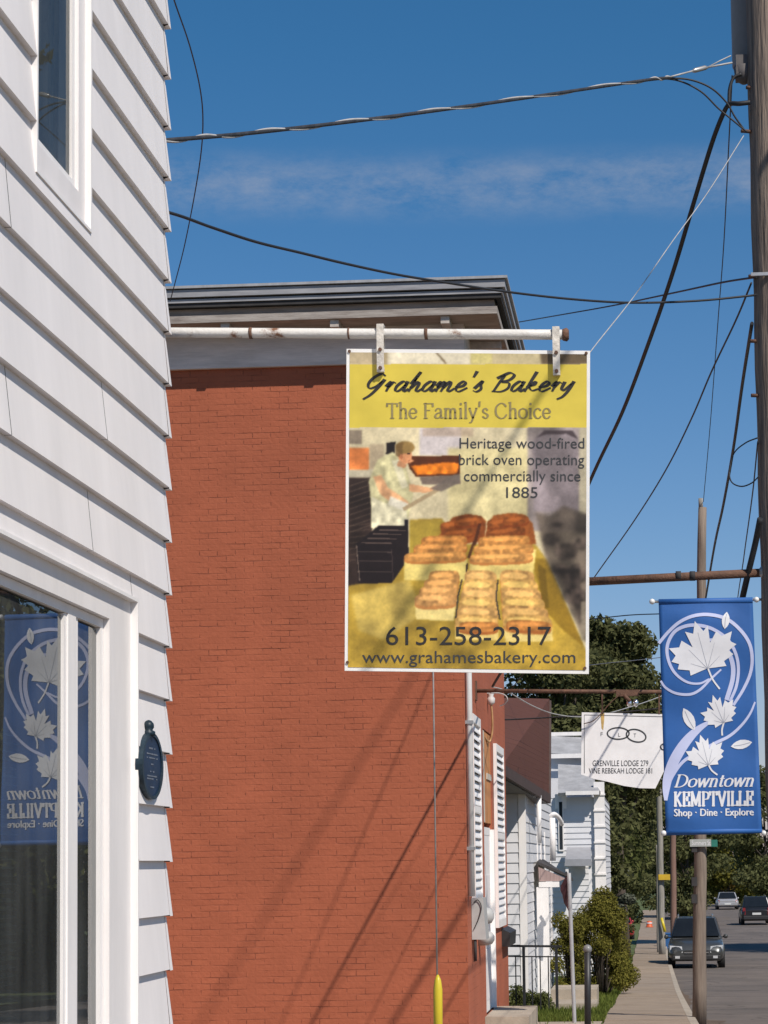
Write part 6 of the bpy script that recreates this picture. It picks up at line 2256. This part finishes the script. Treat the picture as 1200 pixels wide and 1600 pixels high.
        m_.hexa([(s * hw * .72, -hl - .02, belt * .62), (s * hw * .9, -hl + .04, belt * .62), (s * hw * .93, -hl + .16, belt * .62), (s * hw * .72, -hl + .1, belt * .62),
                 (s * hw * .72, -hl + .0, zt2 * .92), (s * hw * .88, -hl + .06, zt2 * .92), (s * hw * .9, -hl + .16, zt2 * .92), (s * hw * .72, -hl + .12, zt2 * .92)])
        m_.build('tail_light', m_tail, root, local=True)
        m_ = MB(); m_.lathe((s * (hw + .05), front_b - .30, belt + .05), [(.03, -.05), (.07, -.03), (.075, .02), (.03, .05)], 10, 'y'); m_.bar((s * hw * .9, front_b - .33, belt + .02), (s * (hw + .08), front_b - .32, belt + .05), .05, .04)
        m_.build('mirror', pm, root, local=True)
        for yy_ in (hl * .62, -hl * .6):
            m_ = MB()
            r_ = .34 if suv else .31
            xw = s * (hw - .22)
            prof = [(r_ * .6, 0), (r_ * .94, .0), (r_, .04), (r_, .18), (r_ * .94, .22), (r_ * .6, .22)]
            m_.lathe((xw if s > 0 else xw - .0, yy_, r_), [(a, s * b) for a, b in prof], 20, 'x')
            wh = m_.build('wheel', m_tyre, root, local=True)
            m_ = MB(); m_.lathe((xw, yy_, r_), [(r_ * .6, s * .205), (r_ * .58, s * .225), (r_ * .2, s * .215), (r_ * .12, s * .23)], 14, 'x'); m_.build('rim', m_chrome, wh, local=True)
    if suv:
        for s in (-1, 1):
            m_ = MB(); m_.bar((s * wt * .86, rear_t + .1, zt_ + .06), (s * wt * .86, front_t - .1, zt_ + .06), .04, .035)
            m_.bar((s * wt * .86, rear_t + .15, zt_ + .06), (s * wt * .86, rear_t + .15, zt_ - .02), .04, .04); m_.bar((s * wt * .86, front_t - .15, zt_ + .06), (s * wt * .86, front_t - .15, zt_ - .02), .04, .04)
            m_.build('roof_rail', m_chrome, root, local=True)
    return root


YCR = 70
car('parked_car', 'dark grey suv parked facing the camera by the curb, half behind the wooden pole', tx(1086, YCR), YCR + 2.2, math.pi - rad(1), 4.5, 1.82, 1.62, (.065, .068, .068))
car('parked_car', 'black suv seen from behind, parked on the far side of the road', tx(1178, 132), 134, 0, 4.6, 1.85, 1.72, (.02, .021, .024))
car('parked_car', 'silver sedan seen from behind, smallest car on the road', tx(1134, 178), 180, 0, 4.5, 1.8, 1.42, (.42, .42, .43), suv=False)
car('parked_car', 'red car partly hidden behind the olive bush', tx(957, 104), 106, rad(4), 4.4, 1.75, 1.45, (.34, .03, .03), suv=False)
# small street things
cx = tx(1012.5, 125)
cone = thing('traffic_barrel', (cx, 125, gz(125)), 'orange traffic barrel far down at the end of the sidewalk', 'barrel')
MB().lathe((cx, 125, gz(125)), [(.22, 0), (.22, .05), (.17, .06), (.165, .2), (.15, .34), (.06, .37)], 14).build('drum', mat('barrel_orange', (.55, .10, .03), .5, .1, 6), cone)
MB().lathe((cx, 125, gz(125) + .21), [(.169, 0), (.164, .06)], 14).build('band', m_bwhite, cone)
bx_ = tx(1043, 92)
bin_ = thing('recycling_bin', (bx_, 92, gz(92) - .13), 'small blue recycling bin at the curb behind the grey suv', 'bin')
MB().hexa([(bx_ - .25, 91.8, gz(92) - .13), (bx_ + .25, 91.8, gz(92) - .13), (bx_ + .25, 92.2, gz(92) - .13), (bx_ - .25, 92.2, gz(92) - .13),
           (bx_ - .3, 91.75, gz(92) + .5), (bx_ + .3, 91.75, gz(92) + .5), (bx_ + .3, 92.25, gz(92) + .5), (bx_ - .3, 92.25, gz(92) + .5)]).build('tub', mat('bin_blue', (.03, .12, .32), .5, .1, 6), bin_)
MB().box((bx_ - .32, 91.73, gz(92) + .502), (bx_ + .32, 92.27, gz(92) + .55)).build('rim', mat('bin_blue', (.03, .12, .32)), bin_)


# ------------------------------------------------------------------ loose pieces become parts of their own
def split_loose(o):
    bm = bmesh.new(); bm.from_mesh(o.data)
    bm.verts.index_update()
    seen, isl = set(), []
    for v in bm.verts:
        if v.index in seen: continue
        st_, grp = [v], []
        seen.add(v.index)
        while st_:
            q = st_.pop(); grp.append(q.index)
            for e in q.link_edges:
                t_ = e.other_vert(q)
                if t_.index not in seen:
                    seen.add(t_.index); st_.append(t_)
        isl.append(set(grp))
    bm.free()
    if len(isl) < 2: return
    me = o.data
    for k, g_ in enumerate(isl):
        idx_ = sorted(g_); mp_ = {a: i for i, a in enumerate(idx_)}
        ps = [p for p in me.polygons if p.vertices[0] in g_]
        nm = bpy.data.meshes.new(me.name)
        nm.from_pydata([tuple(me.vertices[i].co) for i in idx_], [], [tuple(mp_[i] for i in p.vertices) for p in ps])
        nm.polygons.foreach_set('use_smooth', [p.use_smooth for p in ps])
        for m_ in me.materials: nm.materials.append(m_)
        if k == 0:
            keep_ = nm
        else:
            c_ = o.copy(); c_.data = nm
            COL.objects.link(c_)
            c_.parent = o.parent
    o.data = keep_


SPLIT = {'screw', 'collar', 'bolt', 'eave_block', 'corner_board', 'insulator_hook', 'rod', 'sleeve', 'rod_end', 'clip', 'staple_plate', 'bright_fitting', 'meter',
         'hanger', 'ring_emblem', 'tread', 'eave_board', 'batten', 'panel', 'post', 'drain_pipe'}
for o in list(COL.objects):
    if o.type == 'MESH' and o.parent is not None and o.name.split('.')[0] in SPLIT:
        split_loose(o)
